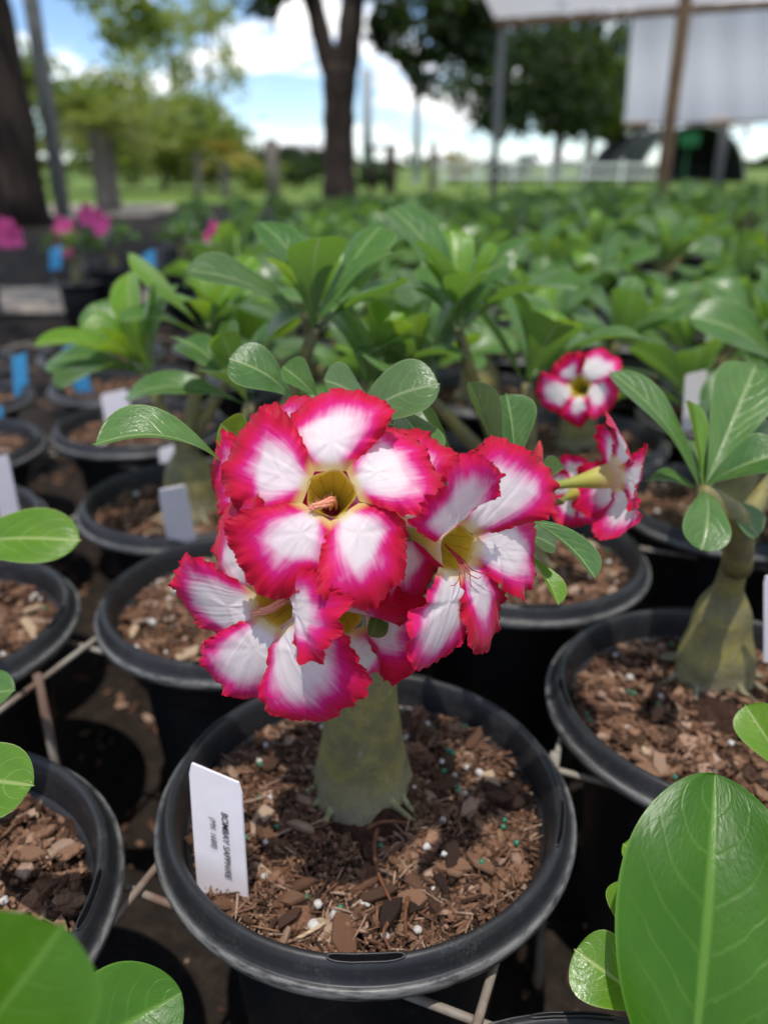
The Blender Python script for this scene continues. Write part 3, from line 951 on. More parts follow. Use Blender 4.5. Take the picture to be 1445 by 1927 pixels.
def soil_height(x, y, seed):
    return 0.0022 * (np.sin(x * 120 + seed) * np.cos(y * 95 + seed * 2)) + 0.0012 * np.sin(x * 260 + y * 210 + seed) + 0.004 * np.exp(-((x ** 2 + y ** 2) / 0.0018))


def soil_mesh(seed, nr=26, na=64):
    rr = np.linspace(0.0005, 0.0945, nr); aa = np.linspace(0, 2 * math.pi, na, endpoint=False)
    A_, R_ = np.meshgrid(aa, rr, indexing='ij')
    X, Y = np.cos(A_) * R_, np.sin(A_) * R_
    Z = SOIL_Z - 0.003 + soil_height(X, Y, seed) + np.random.default_rng(seed).normal(0, 0.0004, X.shape)
    return build_mesh('soil', np.stack([X, Y, Z], -1).reshape(-1, 3), grid_faces(na, nr, True), M['soil'])


def chip_protos(k, seed, n=7):
    r = np.random.default_rng(seed)
    out = []
    for _ in range(k):
        a = np.sort(np.linspace(0, 2 * math.pi, n, endpoint=False) + r.uniform(-0.35, 0.35, n))
        rad = r.uniform(0.62, 1.0, n)
        P = np.stack([np.sign(np.cos(a)) * np.abs(np.cos(a)) ** 0.7 * rad, np.sign(np.sin(a)) * np.abs(np.sin(a)) ** 0.7 * rad], -1) * 0.5
        t = r.uniform(0.25, 0.5)
        topz = t * r.uniform(0.5, 1.0, n)
        bend = r.uniform(-0.4, 0.4)
        zb = bend * (P[:, 0] * 2) ** 2 * 0.5
        V = np.concatenate([np.c_[P * 0.92, topz + zb], np.c_[P, zb + topz * 0.35 - 0.05], np.c_[P * 0.85, zb - t * 0.5], [[0, 0, t * r.uniform(0.7, 1.1)]]])
        i = np.arange(n); j = (i + 1) % n
        F4 = np.concatenate([np.stack([i + n, j + n, j, i], -1), np.stack([i + 2 * n, j + 2 * n, j + n, i + n], -1)])
        F3 = np.stack([i, j, np.full(n, 3 * n)], -1)
        out.append((V, F4, F3))
    return out


PROTOS = chip_protos(14, 5)


def euler_mats(rx, ry, rz):
    cx, sx, cy, sy, cz, sz = np.cos(rx), np.sin(rx), np.cos(ry), np.sin(ry), np.cos(rz), np.sin(rz)
    R = np.empty((len(rx), 3, 3))
    R[:, 0] = np.stack([cz * cy, cz * sy * sx - sz * cx, cz * sy * cx + sz * sx], -1)
    R[:, 1] = np.stack([sz * cy, sz * sy * sx + cz * cx, sz * sy * cx - cz * sx], -1)
    R[:, 2] = np.stack([-sy, cy * sx, cy * cx], -1)
    return R


def mulch_mesh(seed, n_chip, n_crumb, n_fibre, hole=0.018):
    r = np.random.default_rng(seed)
    acc = Acc()

    def scatter(n, ln, wd, th, tilt, lift, dark=0.0):
        rad = np.sqrt(r.uniform((hole / 0.09) ** 2, 1, n)) * 0.0915; az = r.uniform(0, 2 * math.pi, n)
        x, y = np.cos(az) * rad, np.sin(az) * rad
        L = r.uniform(*ln, n); W = L * r.uniform(*wd, n); T = np.minimum(W, 0.006) * r.uniform(*th, n)
        rad_ok = np.hypot(x, y) + L * 0.35
        f = np.minimum(1, 0.0935 / rad_ok); x *= f; y *= f
        R = euler_mats(r.normal(0, tilt, n), r.normal(0, tilt, n), r.uniform(0, 2 * math.pi, n))
        z = SOIL_Z - 0.003 + soil_height(x, y, seed) + r.uniform(*lift, n)
        tint = np.clip(r.beta(1.5, 1.8, n) * (1 - dark), 0, 1)
        kind = r.integers(0, len(PROTOS), n)
        for k, (V, F4, F3) in enumerate(PROTOS):
            s = np.where(kind == k)[0]
            if not len(s):
                continue
            Vs = V[None] * np.stack([L[s], W[s], T[s] * 2], -1)[:, None]
            Vs = np.einsum('nij,nvj->nvi', R[s], Vs) + np.stack([x[s], y[s], z[s]], -1)[:, None]
            m = len(V); off = (np.arange(len(s)) * m)[:, None, None]
            acc.add(Vs.reshape(-1, 3), [(F4[None] + off).reshape(-1, 4), (F3[None] + off).reshape(-1, 3)], tint=np.repeat(tint[s], m))
    scatter(n_chip // 3, (0.011, 0.025), (0.25, 0.65), (0.25, 0.5), 0.22, (0.0, 0.0040))
    scatter(n_chip, (0.004, 0.011), (0.22, 0.6), (0.3, 0.7), 0.38, (0.0, 0.0042))
    scatter(n_crumb, (0.0012, 0.0042), (0.35, 0.9), (0.5, 0.9), 0.8, (0.0005, 0.0050), dark=0.18)
    if n_fibre:
        scatter(n_fibre, (0.007, 0.02), (0.04, 0.09), (0.6, 1.0), 0.25, (0.002, 0.0062))
    return acc.mesh('mulch', M['mulch'], smooth=False, uv=False)


CHIP_MES = [build_mesh('bark_chip', V, [F4, F3], M['chip'], smooth=False) for V, F4, F3 in chip_protos(10, 77)]


def pebble_mesh(name, mat, seed, rough):
    r = np.random.default_rng(seed)
    n, m = 10, 7
    A_, B_ = np.meshgrid(np.linspace(0, 2 * math.pi, n, endpoint=False), np.linspace(0.02, math.pi - 0.02, m), indexing='ij')
    R_ = 0.5 * (1 + r.uniform(-rough, rough, A_.shape))
    X = np.stack([np.cos(A_) * np.sin(B_) * R_, np.sin(A_) * np.sin(B_) * R_, np.cos(B_) * R_], -1).reshape(-1, 3)
    return build_mesh(name, X, grid_faces(n, m, True), mat)


PERLITE = [pebble_mesh('perlite_granule', M['perlite'], k, 0.22) for k in range(4)]
PELLET = [pebble_mesh('fertilizer_pellet', M['pellet'], 9 + k, 0.05) for k in range(2)]
SOILS = [soil_mesh(k) for k in range(3)]
MULCH_HERO = mulch_mesh(11, 850, 8500, 2000, hole=0.0235)
MULCH_NEAR = [mulch_mesh(21, 1000, 2600, 300), mulch_mesh(22, 1000, 2600, 300)]
MULCH_FAR = mulch_mesh(31, 320, 200, 0)


def put(name, me, parent, x, y, z, sx, sy, sz, rx=0., ry=0., rz=0.):
    o = bpy.data.objects.new(name, me); COL.objects.link(o); o.parent = parent
    o.location = (x, y, z); o.scale = (sx, sy, sz); o.rotation_euler = (rx, ry, rz)
    return o


def fill_pot(root, level, seed, slots_at=(0.0, 1.57, 3.14, 4.71)):
    """level 3: the near pots with loose chips; 2: near without; 1: far"""
    r = random.Random(seed)
    pot = obj('pot', POT_ME if level >= 2 else POT_LOW, root, (0, 0, RIM_Z))
    if level >= 2:
        for q in slots_at:
            s = obj('slot', SLOT_ME, pot); s.rotation_euler = (0, 0, q)
            s2 = obj('slot_shade_strip', SLOT_IN, pot); s2.rotation_euler = (0, 0, q)
    soil = obj('soil', SOILS[seed % 3], root, (0, 0, RIM_Z))
    mu = obj('mulch', MULCH_HERO if level == 4 else (MULCH_NEAR[seed % 2] if level >= 2 else MULCH_FAR), soil)
    mu['kind'] = 'stuff'
    if level >= 2:
        mu.rotation_euler = (0, 0, 0 if level == 4 else r.uniform(0, 6.28))
        n_chip, n_per, n_pel = {4: (110, 46, 26), 3: (45, 14, 10), 2: (14, 6, 4)}[level]
        for k in range(n_chip):
            q, az = 0.026 + 0.060 * math.sqrt(r.random()), r.uniform(0, 6.28)
            L = r.uniform(0.010, 0.026) * (1.0 if k % 5 else 1.4); W = L * r.uniform(0.28, 0.6)
            x, y = q * math.cos(az), q * math.sin(az)
            put('bark_chip', CHIP_MES[r.randrange(10)], soil, x, y, SOIL_Z + soil_height(x, y, seed % 3) + r.uniform(0.0008, 0.0038), L, W, min(W, 0.006) * 0.9,
                r.gauss(0, 0.22), r.gauss(0, 0.2), r.uniform(0, 6.28))
        for k in range(n_per):
            q, az = 0.028 + 0.060 * math.sqrt(r.random()), r.uniform(0, 6.28)
            s = r.uniform(0.0022, 0.0042) * (1.5 if k % 6 == 0 else 1)
            x, y = q * math.cos(az), q * math.sin(az)
            put('perlite_granule', PERLITE[k % 4], soil, x, y, SOIL_Z + soil_height(x, y, seed % 3) + r.uniform(0.002, 0.0045), s, s * r.uniform(0.7, 1.2), s, rz=r.uniform(0, 6.28))
        for k in range(n_pel):
            q, az = 0.028 + 0.060 * math.sqrt(r.random()), r.uniform(0, 6.28)
            s = r.uniform(0.0027, 0.0034)
            x, y = q * math.cos(az), q * math.sin(az)
            put('fertilizer_pellet', PELLET[k % 2], soil, x, y, SOIL_Z + soil_height(x, y, seed % 3) + 0.0045, s, s, s)
    return pot, soil


# spilled mulch on the ground between the pots
rs = np.random.default_rng(404)
acc = Acc(); n = 2600
px_, py_ = rs.uniform(-0.75, 0.6, n), rs.uniform(0.05, 1.5, n)
Ls = rs.uniform(0.005, 0.024, n); R_ = euler_mats(rs.normal(0, .25, n), rs.normal(0, .25, n), rs.uniform(0, 6.28, n))
for k in range(n):
    Vp, F4, F3 = PROTOS[k % len(PROTOS)]
    Vp = (Vp * np.array([Ls[k], Ls[k] * 0.45, min(Ls[k] * 0.4, 0.006)])) @ R_[k].T + (px_[k], py_[k], -0.018)
    acc.add(Vp, [F4, F3], tint=rs.beta(1.3, 2.4))
o_ = obj('spilled_mulch', acc.mesh('spilled_mulch', M['mulch'], smooth=False, uv=False))
o_['kind'] = 'stuff'; o_['label'] = 'bark bits spilled on the dark ground between the pots'


# ------------------------------------------------------------------ leaves
def leaf_geo(base, tip, hint, width, bend=0.08, fold=0.25, curl=0.0, und=0.02, nu=13, nv=22, seed=0, tipcurl=0.0, shape=5.0):
    base, tip = np.asarray(base, float), np.asarray(tip, float)
    ax = tip - base; L = np.linalg.norm(ax); d = ax / L
    n = vn(np.asarray(hint, float) - np.dot(hint, d) * d); s_ = np.cross(d, n)
    t = np.sin(np.linspace(0, 1, nv) * math.pi / 2) ** 1.15
    s = np.linspace(-1, 1, nu)
    f = np.clip(t, 0.0, 1) ** 1.15 * np.sqrt(np.clip(1 - t ** shape, 0, 1)) if shape > 0 else np.sin(np.pi * np.clip(t, 0, 1) ** 1.15) ** 0.52
    f = f / f.max()
    w = 0.5 * width * np.maximum(f, 0.045 * (1 - t) ** 2)
    S, T = np.meshgrid(s, t, indexing='ij')
    Wd = np.broadcast_to(w, S.shape)
    r = np.random.default_rng(seed)
    cb = 4 * bend * L * T * (1 - T) - tipcurl * L * T ** 4
    lift = np.sin(fold) * np.abs(S) * Wd - curl * Wd * S ** 2 + und * width * np.sin(T * r.uniform(7, 11) + r.uniform(0, 6) + S * 1.5) * S ** 2
    along = L * T + (0.035 if shape > 0 else 0.008) * L * np.exp(-(S / 0.12) ** 2) * T ** 30
    V = base + d * along[..., None] + n * (cb + lift)[..., None] + s_ * (S * Wd * math.cos(fold))[..., None]
    uv = np.stack([(S + 1) / 2, T], -1).reshape(-1, 2)
    return V.reshape(-1, 3), grid_faces(nu, nv)[:, ::-1] if False else grid_faces(nu, nv), uv


def leaf_obj(parent, base, tip, hint, width, mat='leaf', label=None, **kw):
    o = np.array(parent.location)
    V, F, uv = leaf_geo(np.asarray(base) - o, np.asarray(tip) - o, hint, width, **kw)
    # front face must look along +hint
    a, b_, c = V[F[len(F) // 2][0]], V[F[len(F) // 2][1]], V[F[len(F) // 2][2]]
    if np.dot(np.cross(b_ - a, c - a), hint) < 0:
        F = F[:, ::-1]
    ob = obj('leaf', build_mesh('leaf', V, F, M[mat], uv), parent)
    if label:
        ob['label'] = label
    return ob


UNIT_LEAVES = {}
for key, mat in (('leaf', 'leaf'), ('leaf_young', 'leaf_young'), ('leaf_grey', 'leaf_grey')):
    lst = []
    for k in range(6):
        r = random.Random(k * 7 + 1)
        V, F, uv = leaf_geo((0, 0, 0), (0, 1, 0), (0, 0, 1), r.uniform(0.40, 0.54), r.uniform(0.02, 0.12), r.uniform(0.1, 0.4), r.uniform(0, 0.25), 0.03, 9, 14, k, r.uniform(0, 0.22))
        a, b_, c = V[F[60][0]], V[F[60][1]], V[F[60][2]]
        if np.cross(b_ - a, c - a)[2] < 0:
            F = F[:, ::-1]
        lst.append((build_mesh('leaf', V, F, M[mat], uv), V, F, uv))
    UNIT_LEAVES[key] = lst


def rosette(base, axis, n, Lmin, Lmax, seed, spread=1.0, az0=None):
    """-> list of (matrix, leaf index, age 0 young .. 1 old)"""
    r = random.Random(seed)
    axis = vn(axis)
    x = vn(np.cross(axis, (0.3, 0.9, 0.1))); y = np.cross(axis, x)
    a0 = r.uniform(0, 6.28) if az0 is None else az0
    out = []
    for k in range(n):
        age = k / max(1, n - 1)
        az = a0 + k * 2.39996 + r.uniform(-0.2, 0.2)
        el = math.radians(80 - 60 * spread * age ** 0.8 + r.uniform(-8, 8))
        h = vn(math.cos(az) * x + math.sin(az) * y)
        d = math.cos(el) * h + math.sin(el) * axis
        nrm = vn(axis * math.cos(el) - h * math.sin(el))
        L = (Lmin + (Lmax - Lmin) * min(1, age * 1.7)) * r.uniform(0.85, 1.12)
        side = np.cross(d, nrm)
        roll = r.uniform(-0.3, 0.3)
        s2 = side * math.cos(roll) + nrm * math.sin(roll); n2 = np.cross(s2, d)
        o = np.asarray(base) + axis * (0.012 * (1 - age)) + h * 0.003
        out.append((frame(o, s2 * L, d * L, n2 * L), r.randrange(6), age))
    return out


def add_leaf(parent, m, idx, key):
    o = obj('leaf', UNIT_LEAVES[key][idx][0], parent, mat=m)
    return o


def caudex(acc, r0, h, tip, seed, base=(0, 0, 0.18), neck=0.4):
    r = random.Random(seed)
    base = np.asarray(base, float); tip = np.asarray(tip, float)
    n = 22
    q = np.linspace(0, 1, n)
    P = spline([base - (0, 0, 0.012), base + (0, 0, h * 0.4), base + (r.uniform(-.004, .004), r.uniform(-.004, .004), h), tip], n)
    zr = np.linspace(0, 1, n)
    R = np.interp(zr, [0, 0.08, 0.3, 0.55, 0.72, 1.0], [r0 * 1.26, r0 * 1.10, r0, r0 * 0.78, r0 * neck, r0 * neck * 0.85])
    R *= 1 + 0.04 * np.sin(q * 17 + seed)
    V, F = tube(P, R, 20)
    ang = np.arctan2(V[:, 1] - base[1], V[:, 0] - base[0])
    k = 1 + 0.10 * np.sin(ang * 3 + seed) * np.clip(1 - (V[:, 2] - base[2]) / h, 0, 1)
    V[:, 0] = base[0] + (V[:, 0] - base[0]) * k; V[:, 1] = base[1] + (V[:, 1] - base[1]) * k
    acc.add(V, F)
    for k in range(9):
        az = k * 0.70 + r.uniform(-0.3, 0.3)
        e = np.array([math.cos(az), math.sin(az), 0]); e2 = np.array([-e[1], e[0], 0]) * r.uniform(-0.3, 0.3) * r0
        ln = r.uniform(0.4, 1.0) * r0
        Pr = spline([base + e * r0 * 0.92 + (0, 0, r0 * 0.45), base + e * r0 * 1.08 + e2 * 0.3 + (0, 0, 0.005), base + e * (r0 * 1.15 + ln * 0.5) + e2 + (0, 0, 0.001), base + e * (r0 * 1.15 + ln) + e2 * 2 + (0, 0, -0.005)], 9)
        acc.add(*tube(Pr, np.linspace(r0 * 0.11, r0 * 0.04, 9), 7))


def plant_variant(seed):
    """tips: (point, axis); all in the plant's own frame, ground at z = 0"""
    r = random.Random(seed)
    nb = r.choice([2, 3, 3, 4])
    r0 = r.uniform(0.020, 0.028); h = r.uniform(0.045, 0.07)
    acc = Acc()
    neck = np.array([r.uniform(-.008, .008), r.uniform(-.008, .008), 0.18 + h + 0.018])
    caudex(acc, r0, h, neck, seed)
    leaves = []
    for b in range(nb):
        az = b * 6.283 / nb + r.uniform(-0.5, 0.5)
        rad = r.uniform(0.025, 0.065)
        tip = np.array([math.cos(az) * rad, math.sin(az) * rad, r.uniform(0.265, 0.335)])
        mid = (neck + tip) / 2 + np.array([math.cos(az), math.sin(az), -0.3]) * 0.012
        acc.add(*tube(spline([neck - (0, 0, 0.012), mid, tip], 10), np.linspace(0.0075, 0.0042, 10), 8))
        axis = vn(np.array([math.cos(az) * 0.45, math.sin(az) * 0.45, 1]))
        for m, idx, age in rosette(tip, axis, r.randrange(9, 13), 0.050, 0.098, seed * 10 + b):
            key = 'leaf_young' if age < 0.25 else ('leaf' if r.random() < 0.8 else 'leaf_grey')
            leaves.append((m, idx, key))
    return acc.mesh('trunk', M['trunk'], uv=False), leaves


VARIANTS = [plant_variant(100 + k) for k in range(9)]


def foliage_mesh(leaves):
    acc = Acc()
    mi = []
    for m, idx, key in leaves:
        _, V, F, uv = UNIT_LEAVES[key][idx]
        acc.add(V @ m[:3, :3].T + m[:3, 3], F, uv)
        mi.append(np.full(len(F), 0 if key == 'leaf' else (1 if key == 'leaf_young' else 2)))
    return build_mesh('foliage', np.concatenate(acc.V), np.concatenate(acc.F4), [M['leaf'], M['leaf_young'], M['leaf_grey']],
                      np.concatenate(acc.UV), None, True, np.concatenate(mi))


FOLIAGES = [foliage_mesh(v[1]) for v in VARIANTS]

# ------------------------------------------------------------------ flowers
def petal_geo(L, W, b0, twist, cone, recurve, cup, ruffle, seed, ns=85, nt=44, skew=0.10, roll=0.0, r0=0.0086):
    r = np.random.default_rng(seed)
    s = np.linspace(-1, 1, ns); s = np.sign(s) * np.abs(s) ** 0.85
    t = 1 - (1 - np.linspace(0, 1, nt)) ** 1.35
    S, T = np.meshgrid(s, t, indexing='ij')
    sm = np.sin(np.clip(T / 0.66, 0, 1) * math.pi / 2)
    wid = b0 + (W - b0) * sm ** 0.9
    ph = S * 2.0
    y = L * T * (1 - 0.40 * np.abs(S) ** 2.6 * T ** 1.2) * (1 + 0.055 * noise1(ph * 1.8, seed + 3, 2) * T)
    x = S * wid * (1 + 0.03 * noise1(ph * 2, seed + 4, 1)) + skew * L * T ** 2
    # distance from the free edge
    out = np.concatenate([np.stack([x[0], y[0]], -1), np.stack([x[:, -1], y[:, -1]], -1), np.stack([x[-1], y[-1]], -1)])[::2]
    D = np.sqrt(((x.reshape(-1, 1) - out[None, :, 0]) ** 2 + (y.reshape(-1, 1) - out[None, :, 1]) ** 2).min(1)).reshape(x.shape)
    margin = D * 1000.0
    # the coloured border narrows towards the throat
    margin_c = margin * (1.0 + 1.9 * np.clip(1 - T / 0.60, 0, 1))
    phi = np.arctan2(x - skew * L * T ** 2, y - 0.30 * L)
    e1, e2, e3 = np.exp(-D / 0.0050), np.exp(-D / 0.0022), np.exp(-D / 0.0009)
    fade = np.clip(T / 0.35, 0, 1)
    jag = (0.00085 * noise1(phi * 30, seed + 1, 4)) * e3 * fade
    y = y + jag * np.cos(phi); x = x + jag * np.sin(phi)
    z = (cone * y - recurve * y ** 2 / L + cup * (np.abs(x) / W) ** 2 * L * 0.3 * T)
    z = z + twist * x * np.clip(T * 1.6, 0, 1) - 0.0032 * np.exp(-(L * T / 0.0030) ** 1.3)
    rf = ruffle * fade
    z = z + rf * (0.0030 * noise1(phi * 4.2, seed + 5, 2) * e1 + 0.0019 * noise1(phi * 11.0, seed + 6, 2) * e2 + 0.0009 * noise1(phi * 42, seed + 11, 3) * e3 + 0.0006 * noise1(phi * 25, seed + 9, 2) * e2)
    z = z - roll * fade * 0.0025 * np.exp(-(D / 0.0022) ** 1.5)
    z = z + 0.00012 * noise1(S * 22, seed + 8, 2) * (1 - e2) * np.clip(T * 3, 0, 1)
    V = np.stack([x, y + r0, z], -1).reshape(-1, 3)
    uv = np.stack([(S + 1) / 2, T], -1).reshape(-1, 2)
    return V, grid_faces(ns, nt), uv, margin_c.ravel()


def tube_flower_mesh(length, r0=0.0090, n=40):
    q = np.linspace(0, 1, 16)
    rr = np.interp(q, [0, 0.06, 0.3, 0.55, 0.8, 1.0], [r0, r0 * 0.95, r0 * 0.80, r0 * 0.52, r0 * 0.34, r0 * 0.30])
    zz = -0.0022 - q * length
    a = np.linspace(0, 2 * math.pi, n, endpoint=False)
    lob = 1 + 0.06 * np.cos(a * 5)[:, None] * np.clip(1 - q * 3, 0, 1)[None]
    V = np.stack([np.cos(a)[:, None] * rr[None] * lob, np.sin(a)[:, None] * rr[None] * lob, np.broadcast_to(zz[None], (n, 16))], -1).reshape(-1, 3)
    F = grid_faces(n, 16, True)
    uv = np.stack([np.repeat(a / (2 * math.pi), 16), np.tile(q, n)], -1)
    c = V[F[0]]
    if np.dot(np.cross(c[1] - c[0], c[2] - c[0]), -c[0] * (1, 1, 0)) < 0:
        F = F[:, ::-1]
    return build_mesh('flower_tube', V, F, M['throat'], uv)


def flower(parent, centre, normal, up=(0, 0, 1), size=1.0, seed=0, petals=None, tube_len=0.030, stamen=True, pedicel_to=None, ns=85, nt=44, bend_tube=None, ruffle=1.0, base_angle=90.0, filaments=False):
    o = np.array(parent.location)
    n = vn(normal); y = vn(np.asarray(up, float) - np.dot(up, n) * n); x = np.cross(y, n)
    fl = obj('flower', None, parent, mat=frame(np.asarray(centre) - o, x * size, y * size, n * size))
    fl.empty_display_size = 0.01
    r = random.Random(seed)
    for k in range(5):
        p = dict(L=0.0325, W=0.0222, twist=0.27, cone=0.22, recurve=0.42, cup=0.0, roll=0.5, ang=base_angle - 72 * k, tilt=0.0, b0=0.0066, skew=0.10)
        p['L'] *= r.uniform(0.95, 1.06); p['W'] *= r.uniform(0.94, 1.06); p['skew'] += r.uniform(-0.02, 0.06); p['recurve'] += r.uniform(-0.1, 0.12)
        if petals and k in petals:
            q = dict(petals[k])
            if q.pop('skip', False):
                continue
            p.update(q)
        V, F, uv, mg = petal_geo(p['L'], p['W'], p['b0'], p['twist'], p['cone'], p['recurve'], p['cup'], ruffle, seed * 10 + k, ns, nt, p['skew'], p['roll'])
        th = math.radians(p['ang'])
        er = np.array([math.cos(th), math.sin(th), 0]); ec = np.array([math.sin(th), -math.cos(th), 0]); ez = np.array([0, 0, 1.0])
        if p['tilt']:                                     # hinge about the throat rim
            c, s_ = math.cos(p['tilt']), math.sin(p['tilt'])
            yy = V[:, 1] - 0.0086
            V = np.stack([V[:, 0], 0.0086 + yy * c - V[:, 2] * s_, yy * s_ + V[:, 2] * c], -1)
        X = V[:, :1] * ec + V[:, 1:2] * er + V[:, 2:] * ez
        c0 = X[F[10 * (nt - 1)]]
        nn = np.cross(c0[1] - c0[0], c0[2] - c0[0])
        if nn[2] < 0:
            F = F[:, ::-1]
        obj('petal', build_mesh('petal', X, F, M['petal'], uv, {'margin': mg}), fl)
    obj('flower_tube', tube_flower_mesh(tube_len), fl)
    if stamen:
        a = Acc()
        for k in range(5):
            q = k * 1.257 + 0.4
            P = spline([(0.0022 * math.cos(q), 0.0022 * math.sin(q), -0.022), (0.0012 * math.cos(q + .8), 0.0012 * math.sin(q + .8) - 0.001, -0.010),
                        (-0.0026 + 0.0011 * math.cos(q + 1.5), -0.0040 + 0.0009 * math.sin(q + 1.5), -0.0028), (-0.0068 + 0.0010 * math.cos(q + 2), -0.0060 + 0.0008 * math.sin(q + 2), -0.0002 + 0.0005 * k)], 14)
            a.add(*tube(P, 0.00045 + 0.00025 * np.sin(np.linspace(0.5, 3.1, 14)), 7))
            rr = random.Random(k)
            for m in range(60):                              # the fuzz
                p = P[rr.randrange(3, 14)]
                d = np.array([rr.gauss(0, 1), rr.gauss(0, 1), rr.gauss(0, 1)]) * 0.0008
                a.add(*tube([p, p + d * 0.6, p + d * 1.2 + (0, 0, 0.0002)], 0.00006, 3, cap=False))
        obj('stamen', a.mesh('stamen', M['stamen'], uv=False), fl)
    if filaments:
        a = Acc()
        for k in range(5):
            q = -1.0 + k * 0.22
            e = np.array([math.sin(q + 0.5) * 0.6, -math.cos(q + 0.5), 0])
            P = spline([(0, 0, -0.010), e * 0.005 + (0, 0, -0.001), e * 0.009 + np.array([0.0012 * (k % 3 - 1), 0, 0.0025]), e * 0.0135 + np.array([0.002 * (k - 2), 0.001, 0.0042]), e * (0.015 + 0.0012 * (k % 3)) + np.array([0.0035 * (k - 2), 0.003, 0.005])], 12)
            a.add(*tube(P, np.linspace(0.00036, 0.00014, 12), 6))
        obj('filament', a.mesh('filament', M['filament'], uv=False), fl)
    if pedicel_to is not None:
        b = np.asarray(centre) - n * tube_len * size
        P = spline([b + n * 0.002 * size, b - n * 0.010, np.asarray(pedicel_to)], 12) - o
        a = Acc(); a.add(*tube(P, np.linspace(0.0026 * size, 0.0021, 12), 8))
        obj('pedicel', a.mesh('pedicel', M['pedicel'], uv=False), parent)
    return fl


# ------------------------------------------------------------------ the lattice of pots on the wire bench
PA = np.array([-0.0095, 0.330])
LA, LB = np.array([0.2205, 0.088]), np.array([-0.0985, 0.2175])
FIX = {(0, 0): PA, (1, 0): (0.213, 0.410), (0, 1): (-0.110, 0.542), (1, 1): (0.116, 0.617), (0, 2): (-0.193, 0.738), (-1, 0): (-0.232, 0.258), (-1, 1): (-0.338, 0.500), (0, -1): (0.072, 0.103)}


def pot_xy(i, j):
    if (i, j) in FIX:
        return np.array(FIX[(i, j)])
    rr = random.Random(i * 31 + j * 57 + 5)
    return PA + i * LA + j * LB + np.array([rr.uniform(-.008, .008), rr.uniform(-.008, .008)])


# ---- the flowering plant in the middle of the picture
hx, hy = PA
hero = thing('desert_rose', 'desert rose in full bloom with white and crimson frilled flowers, in the nearest pot', 'potted plant', (hx, hy, 0), 0, 'potted desert roses')
fill_pot(hero, 4, 3, (0.02, 1.30, 2.9, 4.30))
acc = Acc()
tb = at_z(677, 1536, 0.178) + np.array([0, 0.0215, 0])
o = np.array([hx, hy, 0])
cl = [(tb[0], tb[1], 0.165), (tb[0], tb[1], 0.180), (tb[0] + .0005, tb[1], 0.200), (tb[0] + .001, tb[1], 0.225), (tb[0] + .0015, tb[1], 0.25), (tb[0] + .004, tb[1], 0.266), (tb[0] + .009, tb[1] - .002, 0.278),
      (tb[0] + .011, tb[1] - .003, 0.298), (tb[0] + .012, tb[1] - .006, 0.318), (tb[0] + .010, tb[1] - .010, 0.338)]
P = spline(np.array(cl) - o, 46)
rad = np.interp(np.linspace(0, 1, 46), np.linspace(0, 1, len(cl)), [.0340, .0290, .0236, .0209, .0181, .0150, .0090, .0070, .0060, .0052])
V, F = tube(P, rad, 36)
ang = np.arctan2(V[:, 1] - (tb[1] - hy), V[:, 0] - (tb[0] - hx))
kf = 1 + (0.07 * np.sin(ang * 3 + 1) + 0.04 * np.sin(ang * 7)) * np.clip(1 - (V[:, 2] - 0.178) / 0.05, 0, 1) + 0.012 * np.sin(V[:, 2] * 260 + ang * 2)
cx = np.interp(V[:, 2], P[:, 2], P[:, 0]); cy = np.interp(V[:, 2], P[:, 2], P[:, 1])
V[:, 0] = cx + (V[:, 0] - cx) * kf; V[:, 1] = cy + (V[:, 1] - cy) * kf
acc.add(V, F)
top_p = np.array(cl[-1]) - o
br = {'a': at(700, 900, 0.345), 'b': at(905, 905, 0.365), 'c': at(560, 1000, 0.34), 'd': at(990, 925, 0.385), 'e': at(740, 800, 0.375)}
for k, q in br.items():
    q = q - o
    acc.add(*tube(spline([top_p - (0, 0, 0.012), (top_p + q) / 2 + (0, 0.004, -0.004), q], 12), np.linspace(0.0052, 0.0032, 12), 10))
obj('trunk', acc.mesh('trunk', M['trunk'], uv=False), hero)
for k, az in enumerate([-2.9, -2.45, -2.2, -0.85, -0.5, 0.1, 1.2, 2.4]):
    e = np.array([math.cos(az), math.sin(az), 0]); b = tb - o
    rk = random.Random(k + 3)
    ln = rk.uniform(0.008, 0.020)
    e2 = np.array([-e[1], e[0], 0]) * rk.uniform(-0.006, 0.006)
    Pz = spline([b + e * 0.0195 + (0, 0, 0.018), b + e * 0.0250 + e2 * 0.2 + (0, 0, 0.0075), b + e * (0.0275 + ln * 0.3) + e2 * 0.6 + (0, 0, 0.004), b + e * (0.0275 + ln) + e2 * 1.5 + (0, 0, 0.000)], 14)
    a = Acc(); a.add(*tube(Pz, np.interp(np.linspace(0, 1, 14), [0, 0.4, 1], [0.0036, 0.0024, 0.0008]) * rk.uniform(0.6, 1.2) * (1 + 0.12 * np.sin(np.arange(14) * 1.9 + k)), 9))
    obj('root', a.mesh('root', M['root'], uv=False), hero)
soil_ref = [c for c in hero.children if c.name.startswith('soil')][0]
for pts in ([(710, 1558), (704, 1600), (712, 1650), (735, 1700), (742, 1735)], [(690, 1560), (720, 1552), (762, 1548)], [(768, 1690), (762, 1730), (765, 1765)], [(735, 1730), (722, 1762), (735, 1790)]):
    P = np.array([at_z(u, v, 0.1868) for u, v in pts]) - o - (0, 0, RIM_Z)
    P = spline(P, 16); P[:, 2] += 0.002 * np.sin(np.linspace(0, 3.1, 16))
    a = Acc(); a.add(*tube(P, np.linspace(0.0011, 0.0006, 16), 6))
    obj('root_strand', a.mesh('root_strand', M['strand'], uv=False), soil_ref)

